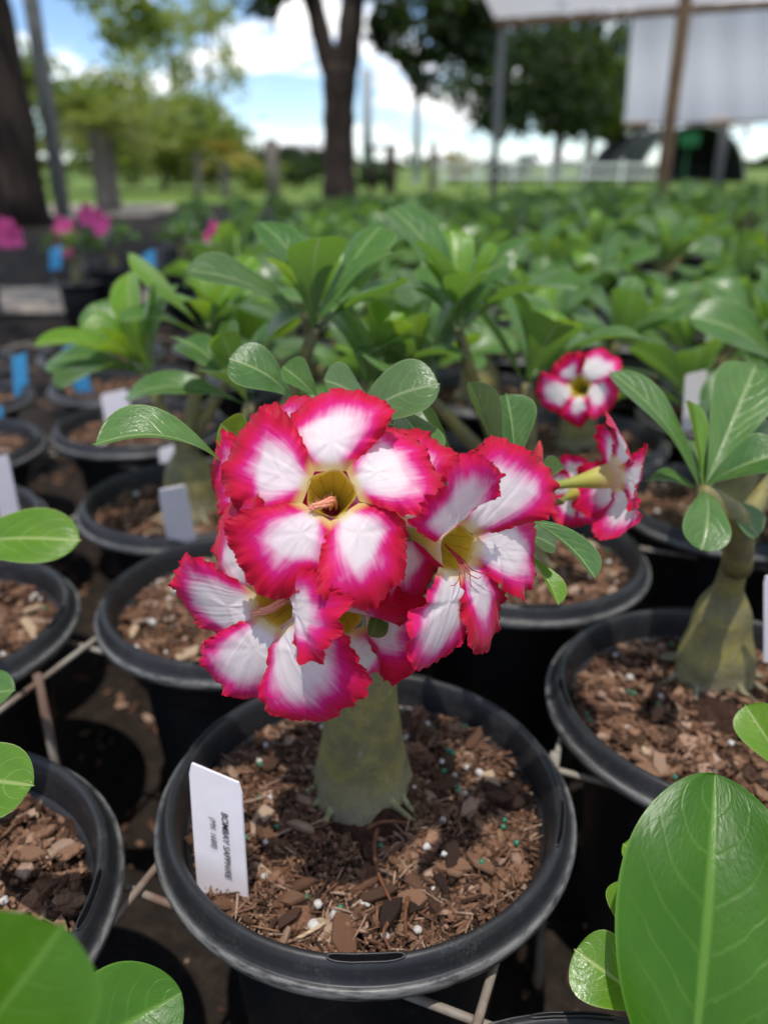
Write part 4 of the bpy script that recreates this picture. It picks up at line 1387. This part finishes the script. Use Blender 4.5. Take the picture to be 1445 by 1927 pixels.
# flowers of the cluster
F1 = at(622, 925, 0.290)
flower(hero, F1, (0.03, -0.80, 0.60), seed=3, pedicel_to=br['a'], ns=121, nt=60,
       petals={0: dict(L=0.034, W=0.0205), 1: dict(L=0.0335, W=0.0205, ang=22), 2: dict(L=0.034, W=0.0195, ang=-57, roll=0.4), 3: dict(L=0.0345, W=0.020, ang=-124), 4: dict(L=0.0345, W=0.021, ang=160)})
F2 = at(508, 1140, 0.300)
flower(hero, F2, (-0.50, -0.84, 0.12), seed=5, up=(0.15, 0, 1), pedicel_to=br['c'], ns=111, nt=54, base_angle=104,
       petals={0: dict(ang=142, L=0.036), 1: dict(ang=22, tilt=0.50, L=0.029, W=0.0165, recurve=0.5), 2: dict(ang=-36, tilt=0.25, L=0.037, recurve=0.75), 3: dict(ang=-96, L=0.038, W=0.0195, recurve=0.25), 4: dict(ang=203, L=0.037, W=0.0205, recurve=0.2)})
F3 = at(868, 1035, 0.302)
flower(hero, F3, (0.58, -0.78, 0.14), size=0.95, seed=8, up=(-0.05, 0, 1), pedicel_to=br['b'], ns=111, nt=54, stamen=False, filaments=True,
       petals={0: dict(ang=108, tilt=0.45, L=0.036, W=0.0185, recurve=0.25), 1: dict(ang=47, L=0.043, W=0.0235, recurve=0.22), 2: dict(ang=-12, L=0.040, W=0.020, recurve=0.35), 3: dict(ang=-72, L=0.042, W=0.0145, recurve=0.25), 4: dict(ang=-116, L=0.042, W=0.0195, recurve=0.22)})
flower(hero, at(722, 965, 0.326), (0.35, -0.72, 0.50), seed=12, pedicel_to=br['b'], ns=71, nt=36, base_angle=60)
flower(hero, at(538, 902, 0.336), (-0.35, -0.75, 0.55), size=0.94, seed=14, pedicel_to=br['c'], ns=71, nt=36, base_angle=126)
flower(hero, at(640, 1172, 0.333), (0.16, -0.96, -0.12), seed=17, pedicel_to=br['c'], ns=91, nt=44, base_angle=76, stamen=False,
       petals={0: dict(tilt=1.25, L=0.026, W=0.019, recurve=0.9), 1: dict(tilt=0.85, L=0.030, W=0.021, recurve=0.8), 2: dict(L=0.036, W=0.0225, recurve=0.6), 3: dict(L=0.036, W=0.0225), 4: dict(tilt=0.4, L=0.033)})
# side flowers on the branch at right
s0, s1 = at(1022, 932, 0.392), at(1162, 893, 0.405)
ax = vn(s1 - s0)
flower(hero, s1, vn(ax + np.array([0.1, -0.12, -0.02])), seed=21, tube_len=float(np.linalg.norm(s1 - s0)), stamen=False, pedicel_to=br['d'], ns=71, nt=36, base_angle=100, size=0.76,
       petals={0: dict(tilt=0.25, recurve=0.9), 1: dict(tilt=0.3), 2: dict(recurve=0.7), 3: dict(recurve=0.9)})
s2, s3 = at(1000, 958, 0.400), at(1088, 925, 0.440)
flower(hero, s3, vn(vn(s3 - s2) + np.array([0, 0.3, -0.1])), seed=24, tube_len=float(np.linalg.norm(s3 - s2)), stamen=False, pedicel_to=br['d'], ns=51, nt=26, base_angle=80, size=0.5)
a = Acc()
bp = at(1012, 866, 0.385) - o
Vb, Fb = lathe([(0.0004, -0.022), (0.0016, -0.018), (0.0022, -0.008), (0.0024, 0.0), (0.0018, 0.006), (0.0003, 0.010)], 12)
a.add(Vb + bp, Fb); obj('bud', a.mesh('bud', M['bud'], uv=False), hero)

# leaves of the flowering plant
UPC = vn((0, -0.35, 0.94))
HL = [((428, 880, .350), (180, 838, .330), (0.10, -0.18, 0.97), .034, 'leaf', dict(bend=0.18, fold=0.45, nu=17, nv=30, und=0.01)),
      ((668, 815, .375), (812, 716, .345), (-0.2, -0.6, 0.75), .032, 'leaf_grey', dict(bend=0.13, fold=0.2, tipcurl=0.1)),
      ((735, 775, .370), (800, 862, .345), (0.35, -0.6, 0.7), .024, 'leaf', dict(bend=0.16, fold=0.1)),
      ((556, 758, .385), (432, 676, .370), (0.1, -0.6, 0.8), .026, 'leaf', dict(bend=0.16, fold=0.1)),
      ((600, 750, .380), (532, 690, .372), (0.5, -0.7, 0.5), .018, 'leaf', dict(bend=0.05, fold=0.5)),
      ((700, 770, .395), (610, 716, .380), (0.1, -0.5, 0.85), .026, 'leaf_grey', dict(bend=0.1, fold=0.2)),
      ((948, 905, .365), (882, 720, .355), (0.75, 0.5, 0.45), .025, 'leaf_grey', dict(bend=0.02, fold=0.35)),
      ((968, 890, .368), (952, 742, .365), (0.35, -0.85, 0.4), .024, 'leaf', dict(bend=0.06, fold=0.45)),
      ((962, 972, .350), (1118, 1088, .330), (0.45, -0.18, 0.85), .022, 'leaf', dict(bend=0.12, fold=0.35, nu=15, nv=26)),
      ((985, 1040, .345), (1050, 1138, .332), (0.5, -0.6, 0.6), .012, 'leaf_young', dict(bend=0.10, fold=0.6)),
      ((478, 850, .360), (416, 798, .350), (0.2, -0.8, 0.5), .020, 'leaf_young', dict(bend=-0.06, fold=0.5)),
      ((985, 925, .385), (1062, 880, .375), (0.2, -0.3, 0.9), .018, 'leaf_grey', dict(bend=-0.05, fold=0.7)),
      ((868, 890, .375), (792, 772, .385), (-0.5, -0.6, 0.5), .016, 'leaf_grey', dict(bend=0.04, fold=0.6)),
      ((722, 1112, .335), (696, 1198, .322), (0.4, -0.8, 0.2), .012, 'leaf', dict(bend=0.05, fold=0.5)),
      ((955, 1000, .37), (1045, 1030, .37), (0.2, -0.4, 0.9), .018, 'leaf_grey', dict(bend=0.1, fold=0.3))]
for k, (b, t, h, w, mt, kw) in enumerate(HL):
    leaf_obj(hero, at(*b), at(*t), h, w, mt, seed=k, **kw)

# ---- other plants near the camera, with branch tips given by hand
def near_plant(key, label, r0, h, tips, seed, level=3, leaf=(0.045, 0.095), extra=(), young=0.25, neck=None, planted=True, flowers=None, trunk_off=(0, 0)):
    x, y = pot_xy(*key)
    root = thing('desert_rose', label, 'potted plant', (x, y, 0), 0, 'potted desert roses')
    fill_pot(root, level, seed)
    o = np.array([x, y, 0])
    acc = Acc()
    to = np.array([trunk_off[0], trunk_off[1], 0])
    nk = to + np.array([0, 0, 0.18 + h + 0.02]) if neck is None else np.asarray(neck) - o
    caudex(acc, r0, h, nk, seed, base=to + (0, 0, 0.18))
    rr = random.Random(seed)
    for b, (tip, axis, n) in enumerate(tips):
        tip = np.asarray(tip) - o
        mid = (nk + tip) / 2 + np.array([rr.uniform(-.006, .006), rr.uniform(-.006, .006), -0.006])
        acc.add(*tube(spline([nk - (0, 0, 0.01), mid, tip], 12), np.linspace(r0 * 0.34, 0.0042, 12), 10))
        for m, idx, age in rosette(tip, axis, n, leaf[0], leaf[1], seed * 10 + b, spread=0.8):
            add_leaf(root, m, idx, 'leaf_young' if age < young else ('leaf' if rr.random() < 0.8 else 'leaf_grey'))
    obj('trunk', acc.mesh('trunk', M['trunk'], uv=False), root)
    for k, (b, t, hh, w, mt, kw) in enumerate(extra):
        leaf_obj(root, at(*b), at(*t), hh, w, mt, seed=seed + k, **kw)
    return root


# right-hand plant with the swollen pale trunk
gx, gy = pot_xy(1, 0)
gt = at_y(1318, 925, 0.405)
near_plant((1, 0), 'desert rose with a thick bottle-shaped trunk, in the pot right of the flowering one', 0.0235, 0.064,
           [], 41, extra=[((1318, 925, .442), (1148, 702, .455), (0.45, -0.60, 0.62), .026, 'leaf', dict(bend=0.10, fold=0.3, nu=15, nv=26)),
                          ((1325, 915, .445), (1420, 690, .470), (-0.25, -0.80, 0.50), .040, 'leaf', dict(bend=0.02, fold=0.35, nu=15, nv=26)),
                          ((1320, 915, .440), (1290, 755, .445), (0.75, -0.55, 0.30), .022, 'leaf_young', dict(bend=0.02, fold=0.55)),
                          ((1325, 915, .438), (1470, 855, .420), (-0.15, -0.45, 0.85), .030, 'leaf', dict(bend=0.10, fold=0.4)),
                          ((1330, 920, .448), (1460, 800, .475), (-0.3, -0.5, 0.8), .028, 'leaf', dict(bend=0.10, fold=0.3)),
                          ((1320, 922, .438), (1318, 1035, .405), (0.0, -0.80, 0.58), .025, 'leaf', dict(bend=0.16, fold=0.12, nu=15, nv=26)),
                          ((1312, 920, .450), (1215, 905, .475), (0.1, -0.3, 0.95), .022, 'leaf', dict(bend=0.08, fold=0.3)),
                          ((1335, 930, .450), (1425, 1010, .440), (0.2, -0.5, 0.8), .022, 'leaf_grey', dict(bend=0.10, fold=0.3)),
                          ((1322, 915, .455), (1300, 830, .475), (0.2, -0.8, 0.5), .022, 'leaf_grey', dict(bend=0.06, fold=0.3)),
                          ((1315, 905, .46), (1350, 760, .49), (-0.1, -0.85, 0.5), .026, 'leaf_grey', dict(bend=0.06, fold=0.3))],
           neck=at_y(1386, 1050, 0.44), trunk_off=tuple((at_z(1357, 1308, 0.18)[:2] + np.array([0, 0.020])) - pot_xy(1, 0)))
root_g = [ob for ob in COL.objects if ob.get('label', '').startswith('desert rose with a thick bottle')][0]
og = np.array(root_g.location)
a = Acc()
a.add(*tube(spline([at_y(1386, 1065, 0.44) - og, at_y(1388, 985, 0.408) - og, at_y(1350, 945, 0.406) - og, gt - og], 14), np.linspace(0.0095, 0.0045, 14), 12))
a.add(*tube(spline([at_y(1386, 1000, 0.41) - og, at_y(1420, 950, 0.43) - og, at_y(1450, 890, 0.44) - og], 12), np.linspace(0.0075, 0.0045, 12), 10))
obj('branch', a.mesh('branch', M['trunk'], uv=False), root_g)
# the one behind the flowers
near_plant((0, 1), 'leafy desert rose directly behind the white and crimson flower cluster', 0.024, 0.06,
           [(at_y(592, 620, 0.545), (0.05, -0.15, 1), 11), (at_y(690, 720, 0.56), (0.3, 0, 1), 9), (at_y(470, 760, 0.53), (-0.3, -0.1, 1), 8)], 42, leaf=(0.042, 0.078), young=0.4)
ff = near_plant((1, 1), 'leafy desert rose bearing one small white and crimson flower, right behind the cluster', 0.024, 0.06,
                [(at_y(862, 620, 0.615), (0.0, -0.15, 1), 13), (at_y(800, 740, 0.60), (-0.3, 0, 1), 8), (at_y(990, 720, 0.64), (0.4, 0.1, 1), 10)], 43, leaf=(0.045, 0.088), young=0.35)
flower(ff, at(1090, 728, 0.560), (-0.42, -0.82, 0.30), seed=33, tube_len=0.03, stamen=False, pedicel_to=at_y(1000, 760, 0.63), ns=61, nt=32, size=0.70, base_angle=62,
       petals={0: dict(L=0.036), 1: dict(L=0.026, recurve=0.9), 2: dict(L=0.030, W=0.016), 3: dict(L=0.036), 4: dict(L=0.026, tilt=0.3)})
near_plant((0, 2), 'tall yellow-green desert rose left of the flower cluster', 0.027, 0.06,
           [(at_y(392, 640, 0.735), (0.1, -0.2, 1), 10), (at_y(285, 705, 0.735), (-0.45, -0.25, 0.8), 11), (at_y(440, 700, 0.75), (0.3, 0, 1), 7)], 44, leaf=(0.050, 0.092), young=0.6)
# left-hand plants reaching in from outside the picture
near_plant((-1, 0), 'desert rose in the pot at lower left whose leaves reach in from the edge', 0.025, 0.06, [(at(-190, 1500, 0.34), (-0.2, 0, 1), 0), (at(95, 2010, .282), (0, 0, 1), 0), (at(-120, 2060, .20), (0, 0, 1), 0)], 45,
           extra=[((-150, 1450, .345), (62, 1478, .318), (0.1, -0.70, 0.70), .030, 'leaf_young', dict(bend=0.08, fold=0.2)),
                  ((95, 2010, .282), (342, 1868, .295), (0.05, -0.62, 0.78), .042, 'leaf_big', dict(bend=0.05, fold=0.15, nu=17, nv=30, shape=-1)),
                  ((-120, 2060, .200), (118, 1742, .195), (0.25, -0.75, 0.60), .040, 'leaf_big', dict(bend=0.05, fold=0.2)),
                  ((-90, 1330, .42), (28, 1300, .40), (0.1, -0.5, 0.8), .022, 'leaf', dict(bend=0.1, fold=0.3))])
near_plant((-1, 1), 'desert rose at the left edge with one arching leaf above its pot', 0.025, 0.06, [(at(-110, 1050, 0.465), (-0.1, 0, 1), 0)], 46,
           extra=[((-110, 1050, .465), (150, 1018, .435), (0.0, -0.62, 0.78), .034, 'leaf_young', dict(bend=0.13, fold=0.25, nu=15, nv=26))])
# right foreground plant with the very big leaf
near_plant((0, -1), 'desert rose in the bottom right pot with one huge upright leaf', 0.025, 0.05, [], 47, neck=at(1330, 2120, 0.265),
           extra=[((1290, 2090, .268), (1345, 1456, .305), (-0.22, -0.88, 0.42), .066, 'leaf_big', dict(bend=0.07, fold=0.20, und=0.05, nu=21, nv=40, shape=-1)),
                  ((1250, 1915, .292), (1082, 1788, .298), (0.1, -0.72, 0.68), .026, 'leaf_young', dict(bend=0.10, fold=0.15)),
                  ((1235, 1650, .318), (1172, 1588, .322), (0.3, -0.7, 0.6), .014, 'leaf_young', dict(bend=0.02, fold=0.6)),
                  ((1200, 1800, .315), (1178, 1655, .322), (-0.4, -0.8, 0.4), .018, 'leaf_young', dict(bend=0.02, fold=0.3)),
                  ((1225, 1880, .308), (1195, 1730, .316), (0.3, -0.8, 0.5), .022, 'leaf_grey', dict(bend=0.02, fold=0.3)),
                  ((1395, 1985, .285), (1462, 1735, .300), (-0.5, -0.75, 0.4), .026, 'leaf_grey', dict(bend=0.03, fold=0.3))])
near_plant((1, -1), 'desert rose off the right edge with one bright leaf showing', 0.025, 0.05, [(at(1500, 1480, 0.36), (0.2, 0, 1), 0)], 48, level=2,
           extra=[((1500, 1480, .360), (1402, 1328, .372), (-0.3, -0.80, 0.5), .022, 'leaf_young', dict(bend=0.04, fold=0.35))])

# ------------------------------------------------------------------ the rest of the rows
def copy_plant(kind, x, y, rot, s, label, individual, seed, level):
    me, leaves = VARIANTS[kind]
    root = thing('desert_rose', label, 'potted plant', (x, y, 0), 0, 'potted desert roses')
    fill_pot(root, level, seed)
    R = np.eye(4); c, q = math.cos(rot), math.sin(rot)
    R[:2, :2] = [[c, -q], [q, c]]
    R[:3, :3] *= s
    R[2, 3] = 0.18 * (1 - s)
    obj('trunk', me, root, mat=R)
    if individual:
        for m, idx, key in leaves:
            add_leaf(root, R @ m, idx, key)
    else:
        fo = obj('foliage', FOLIAGES[kind], root, mat=R)
        fo['kind'] = 'stuff'
    return root


def visible(x, y, pad=0.16, zt=0.42):
    depth = y * CP + (CAM_Z - 0.2) * SP
    if y < 0.05 or abs(x) > 0.4817 * depth + pad:
        return False
    return True


placed = []
count = 0
EMPTY = []
for j in range(-1, 13):
    for i in range(-8, 14):
        if (i, j) in FIX or (i, j) == (1, -1):
            continue
        x, y = pot_xy(i, j)
        if not visible(x, y) or y > 2.2 or y < 0.3:
            continue
        rr = random.Random(i * 97 + j * 13)
        left_gap = x < -0.24 - 0.10 * max(0, y - 0.7) and y > 0.55
        if left_gap:
            if y > 1.72 or (y > 1.45 and x < -0.6):
                continue
            EMPTY.append((i, j, x, y))
            continue
        dist = math.hypot(x, y)
        count += 1
        side = 'right' if x > 0.25 else ('left' if x < -0.1 else 'middle')
        row = ('second', 'third', 'fourth', 'fifth')[min(3, int(max(0, (y - 0.55) / 0.4)))]
        placed.append((i, j, x, y))

ORD = ['first', 'second', 'third', 'fourth', 'fifth', 'sixth', 'seventh', 'eighth', 'ninth', 'tenth', 'eleventh', 'twelfth', 'thirteenth', 'fourteenth']
rows = {}
for i, j, x, y in placed:
    rows.setdefault(i + 0 * j, []).append((j, i, x, y))
by_depth = sorted(placed, key=lambda q: q[3])
bands = [by_depth[k:k + 6] for k in range(0, len(by_depth), 6)]
BAND = ['nearest', 'second nearest', 'third nearest', 'fourth nearest', 'fifth nearest', 'sixth nearest', 'farthest', 'last']
for bi, band in enumerate(bands):
    for ci, (i, j, x, y) in enumerate(sorted(band, key=lambda q: q[2] / q[3])):
        rr = random.Random(i * 97 + j * 13 + 1)
        copy_plant((i * 5 + j * 3) % 9, x, y, rr.uniform(0, 6.28), rr.uniform(0.92, 1.10),
                   'desert rose, %s from left in the %s leafy row behind the flowers' % (ORD[ci], BAND[min(bi, 7)]), True, i * 3 + j * 11 + 60, 2 if y < 1.0 else 1)

# pots of soil without a plant, along the left edge of the bench
for q, (i, j, x, y) in enumerate(sorted(EMPTY, key=lambda e: e[3])):
    root = thing('soil_pot', 'black pot of bark soil without a plant on the left, %s nearest of them' % ORD[q], 'plant pot', (x, y, 0), 0, 'unplanted pots on the left')
    fill_pot(root, 2 if y < 1.0 else 1, i * 3 + j * 7 + 90)

# second block farther back
B2 = np.array([-1.15, 2.75])
far = []
for j in range(0, 14):
    for i in range(-2, 26):
        p = B2 + i * np.array([0.232, 0.050]) + j * np.array([-0.045, 0.235])
        rr = random.Random(i * 71 + j * 19 + 3)
        x, y = p + np.array([rr.uniform(-.012, .012), rr.uniform(-.012, .012)])
        if y < 2.45 or y > 5.4 or not visible(x, y, 0.1) or x < -0.90 - 0.12 * (y - 2.6):
            continue
        far.append((y, x, i, j))
far.sort()
FAR_N = 225
for y, x, i, j in far[:FAR_N]:
    rr = random.Random(i * 71 + j * 19 + 4)
    copy_plant((i * 4 + j * 7) % 9, x, y, rr.uniform(0, 6.28), rr.uniform(0.92, 1.05) * min(1.0, max(0.66, 0.80 + 0.16 * x - 0.02 * (y - 2.5))), 'green desert rose in the far block beyond the gap in the rows', False, i * 5 + j * 3 + 200, 1)

# ------------------------------------------------------------------ pink-flowered plants in the far block
def bloom_cluster(parent, pts, size, mat):
    o = np.array(parent.location)
    for k, p in enumerate(pts):
        r = random.Random(k + 5)
        a = Acc()
        for m in range(5):
            th = m * 1.2566 + r.uniform(0, 1)
            e = np.array([math.cos(th), 0.25 * r.uniform(-1, 1), math.sin(th)])
            f = vn(np.cross(e, (0, 1, 0)))
            q = np.asarray(p) - o
            n_ = np.array([0, -0.3, 0]) * size
            a.add(np.array([q, q + e * size * 0.5 + f * size * 0.42, q + e * size + n_ + f * size * 0.2, q + e * size + n_ - f * size * 0.2, q + e * size * 0.5 - f * size * 0.42]),
                  [np.array([[0, 1, 2, 3]]), np.array([[0, 3, 4]])])
        fo = obj('flower', a.mesh('flower', mat, uv=False), parent)
        fo.scale = (1 / 0.74, 1 / 0.74, 1 / 0.80)


for (u, y, label, blooms) in [(160, 2.7, 'taller desert rose with two pink flower heads near the left path', [(122, 430), (118, 462), (172, 405), (186, 418)]),
                              (-25, 3.0, 'desert rose with a bright pink flower head at the left edge', [(12, 428), (28, 446), (4, 446)]),
                              (425, 2.35, 'desert rose with a small pink flower head left of centre', [(412, 442), (426, 456), (410, 462)])]:
    b = G(u, y)
    root = copy_plant(int(u) % 9, b[0], y, 1.0, 1.0, label, True, 77, 1)
    root.scale = (0.74, 0.74, 0.80)
    bloom_cluster(root, [at_y(p[0], p[1], y - 0.02) for p in blooms], 0.040, M['pinkbloom'])

# ------------------------------------------------------------------ wire bench under the rims
bench = thing('wire_bench', 'rusty wire grid bench holding the pots by their rims', 'wire bench', (0, 0.8, 0))
ob_ = np.array([0, 0.8, 0])
dp, dq = vn(np.append(LA + LB, 0)), vn(np.append(LA - LB, 0))


def clip_line(p, d, x0, x1, y0, y1):
    t0, t1 = -9.0, 9.0
    for k, lo, hi in ((0, x0, x1), (1, y0, y1)):
        if abs(d[k]) < 1e-9:
            continue
        a_, b_ = (lo - p[k]) / d[k], (hi - p[k]) / d[k]
        t0, t1 = max(t0, min(a_, b_)), min(t1, max(a_, b_))
    return (p + d * t0, p + d * t1) if t1 - t0 > 0.15 else None


for k in range(-8, 14):
    for d, z in ((dp, 0.1745), (dq, 0.1703)):
        s = clip_line(np.append(PA + (k + 0.5) * LA, z), d, -0.75, 1.1, -0.05, 1.75)
        if s is None:
            continue
        a = Acc(); q = np.linspace(0, 1, 10)[:, None]
        Pw = s[0] * (1 - q) + s[1] * q - ob_
        a.add(*tube(Pw, 0.0021, 8))
        obj('rod', a.mesh('rod', M['wire'], uv=False), bench)
for (i, j) in [(-1, 1), (-2, 0), (0, 2), (1, 2), (3, 0), (-2, 3), (0, 0), (1, -1)]:
    p = np.append(PA + (i + 0.5) * LA + j * LB, 0) if (i, j) != (-1, 1) else np.array([*at_z(75, 1292, 0.172)[:2], 0])
    a = Acc(); a.add(*tube(np.array([p + (0.004, -0.004, -0.012), p + (0, 0, 0.09), p + (0, 0, 0.182)]) - ob_, 0.0032, 8))
    obj('leg', a.mesh('leg', M['wire'], uv=False), bench)

# ------------------------------------------------------------------ plant tags
def plant_tag(label, p_bl, p_br, p_tl, p_tr, mat, group, thick=0.0006, name='plant_tag', pointed=False):
    bl, br_, tl, tr = [np.asarray(p, float) for p in (p_bl, p_br, p_tl, p_tr)]
    root = thing(name, label, 'plant tag', (bl + br_) / 2, 0, group)
    o = (bl + br_) / 2
    ex, ey = vn((br_ - bl) + (tr - tl)), vn((tl - bl) + (tr - br_))
    nrm = vn(np.cross(ex, ey))
    n, m = 9, 16
    S, T = np.meshgrid(np.linspace(0, 1, n), np.linspace(-0.25, 1, m), indexing='ij')
    # round the top corners
    cut = np.where(T > 0.94, np.clip((T - 0.94) / 0.06, 0, 1) ** 2 * 0.055, 0)
    S2 = np.clip(S, cut, 1 - cut)
    X = (bl + (br_ - bl) * S2[..., None]) * (1 - T[..., None]) + (tl + (tr - tl) * S2[..., None]) * T[..., None]
    X = X + nrm * (0.0003 * np.sin(T * 2.6))[..., None]
    X = X.reshape(-1, 3) - o
    Fq = grid_faces(n, m)
    N = len(X)
    V = np.concatenate([X + nrm * thick, X - nrm * thick])
    edge = []
    idx = np.arange(N).reshape(n, m)
    ring = np.concatenate([idx[:, 0], idx[-1, 1:], idx[::-1, -1][1:], idx[0, ::-1][1:-1]])
    r2 = np.roll(ring, -1)
    Fe = np.stack([ring, r2, r2 + N, ring + N], -1)
    obj('card', build_mesh('card', V, [np.concatenate([Fq, Fq[:, ::-1] + N, Fe])], mat, smooth=False), root)
    return root, o, ex, ey, nrm


c_bl, c_br = at_z(373, 1668, 0.1795), at_z(468, 1700, 0.1795)
def up_from(b, u, v):                            # the point over b seen at (u, v): same x, so depth follows
    r = ray(u, v); t = b[0] / r[0]
    return np.array([0, 0, CAM_Z]) + r * t
c_tl, c_tr = up_from(c_bl, 357, 1433), up_from(c_br, 455, 1474)
tg, o_t, ex, ey, nrm = plant_tag('white printed name tag standing in the pot of the flowering plant', c_bl, c_br, c_tl, c_tr, M['tag'], 'white plant tags')
if nrm[1] > 0:
    nrm_f = -nrm
else:
    nrm_f = nrm
W_ = np.linalg.norm(c_br - c_bl); H_ = np.linalg.norm(c_tl - c_bl)


def tag_text(txt, s, t, length, bold, shear=0.0):
    cu = bpy.data.curves.new('lettering', 'FONT')
    cu.body = txt; cu.size = 1.0; cu.align_x = 'CENTER'; cu.align_y = 'CENTER'
    cu.offset = bold; cu.shear = shear
    tmp = bpy.data.objects.new('lettering', cu); COL.objects.link(tmp)
    dg = bpy.context.evaluated_depsgraph_get()
    me = bpy.data.meshes.new_from_object(tmp.evaluated_get(dg))
    bpy.data.objects.remove(tmp)
    co = np.array([v.co for v in me.vertices])
    w = co[:, 0].max() - co[:, 0].min()
    sc = length / w
    me.materials.clear(); me.materials.append(M['ink'])
    # text runs down the tag, letter tops to the right
    pos = (c_bl + (c_br - c_bl) * s) * (1 - t) + (c_tl + (c_tr - c_tl) * s) * t - o_t + nrm_f * 0.0013 + nrm * (0.0003 * math.sin(t * 2.6))
    fx, fy = -ey, ex - ey * np.dot(ex, ey)
    fy = vn(fy); fz = np.cross(fx, fy)
    lt = obj('lettering', me, tg, mat=frame(pos, fx * sc, fy * sc * 1.15, fz * sc))
    return lt


tag_text('BOMBAY SAPPHIRE', 0.66, 0.455, H_ * 0.53, 0.012, 0.18)
tag_text('(MK 1688)', 0.42, 0.52, H_ * 0.245, 0.0, 0.15)


def simple_tag(label, u0, u1, v_top, v_bot, y, mat, group, lean=0.0, skew=0.0):
    bl, br_ = at_y(u0 + skew, v_bot, y), at_y(u1 + skew, v_bot - 6, y - 0.004)
    tl, tr = at_y(u0, v_top, y + lean), at_y(u1, v_top - 10, y + lean - 0.004)
    return plant_tag(label, bl, br_, tl, tr, mat, group)


simple_tag('blank white tag leaning out of the pot left of the flower cluster', 298, 350, 922, 1036, 0.640, M['tag'], 'white plant tags', -0.02, 22)
simple_tag('white tag at the left edge leaning in an unplanted pot', -22, 16, 865, 990, 0.690, M['tag'], 'white plant tags', -0.01, 26)
simple_tag('white tag half hidden behind the long arching leaf', 300, 330, 845, 900, 0.86, M['tag'], 'white plant tags', 0.0, 4)
simple_tag('white tag below the yellow-green plant on the left', 190, 240, 742, 800, 1.02, M['tag'], 'white plant tags', 0.0, 10)
simple_tag('white tag among the leaves at the right, behind the bottle-trunked plant', 1288, 1330, 706, 790, 0.70, M['tag'], 'white plant tags', 0.0, -4)
simple_tag('white tag cut off by the right edge beside the bottle-shaped trunk', 1436, 1490, 1085, 1215, 0.42, M['tag'], 'white plant tags', 0.0, 0)
simple_tag('blue tag standing in an unplanted pot, leftmost of the upright pair', 24, 50, 672, 742, 1.18, M['tag_blue'], 'blue plant tags', 0.0, 4)
simple_tag('blue tag leaning in the pot beside the yellow-green plant', 118, 148, 655, 728, 1.20, M['tag_blue'], 'blue plant tags', 0.0, 22)
simple_tag('blue tag cut off by the left edge', -24, 5, 772, 806, 1.02, M['tag_blue'], 'blue plant tags', 0.0, 4)
simple_tag('small blue tag in the pot under the pink flowers', 94, 116, 470, 502, 2.42, M['tag_blue'], 'blue plant tags', 0.0, 0)
simple_tag('small blue tag among the dark pots in the gap', 270, 292, 478, 512, 2.30, M['tag_blue'], 'blue plant tags', 0.0, 0)
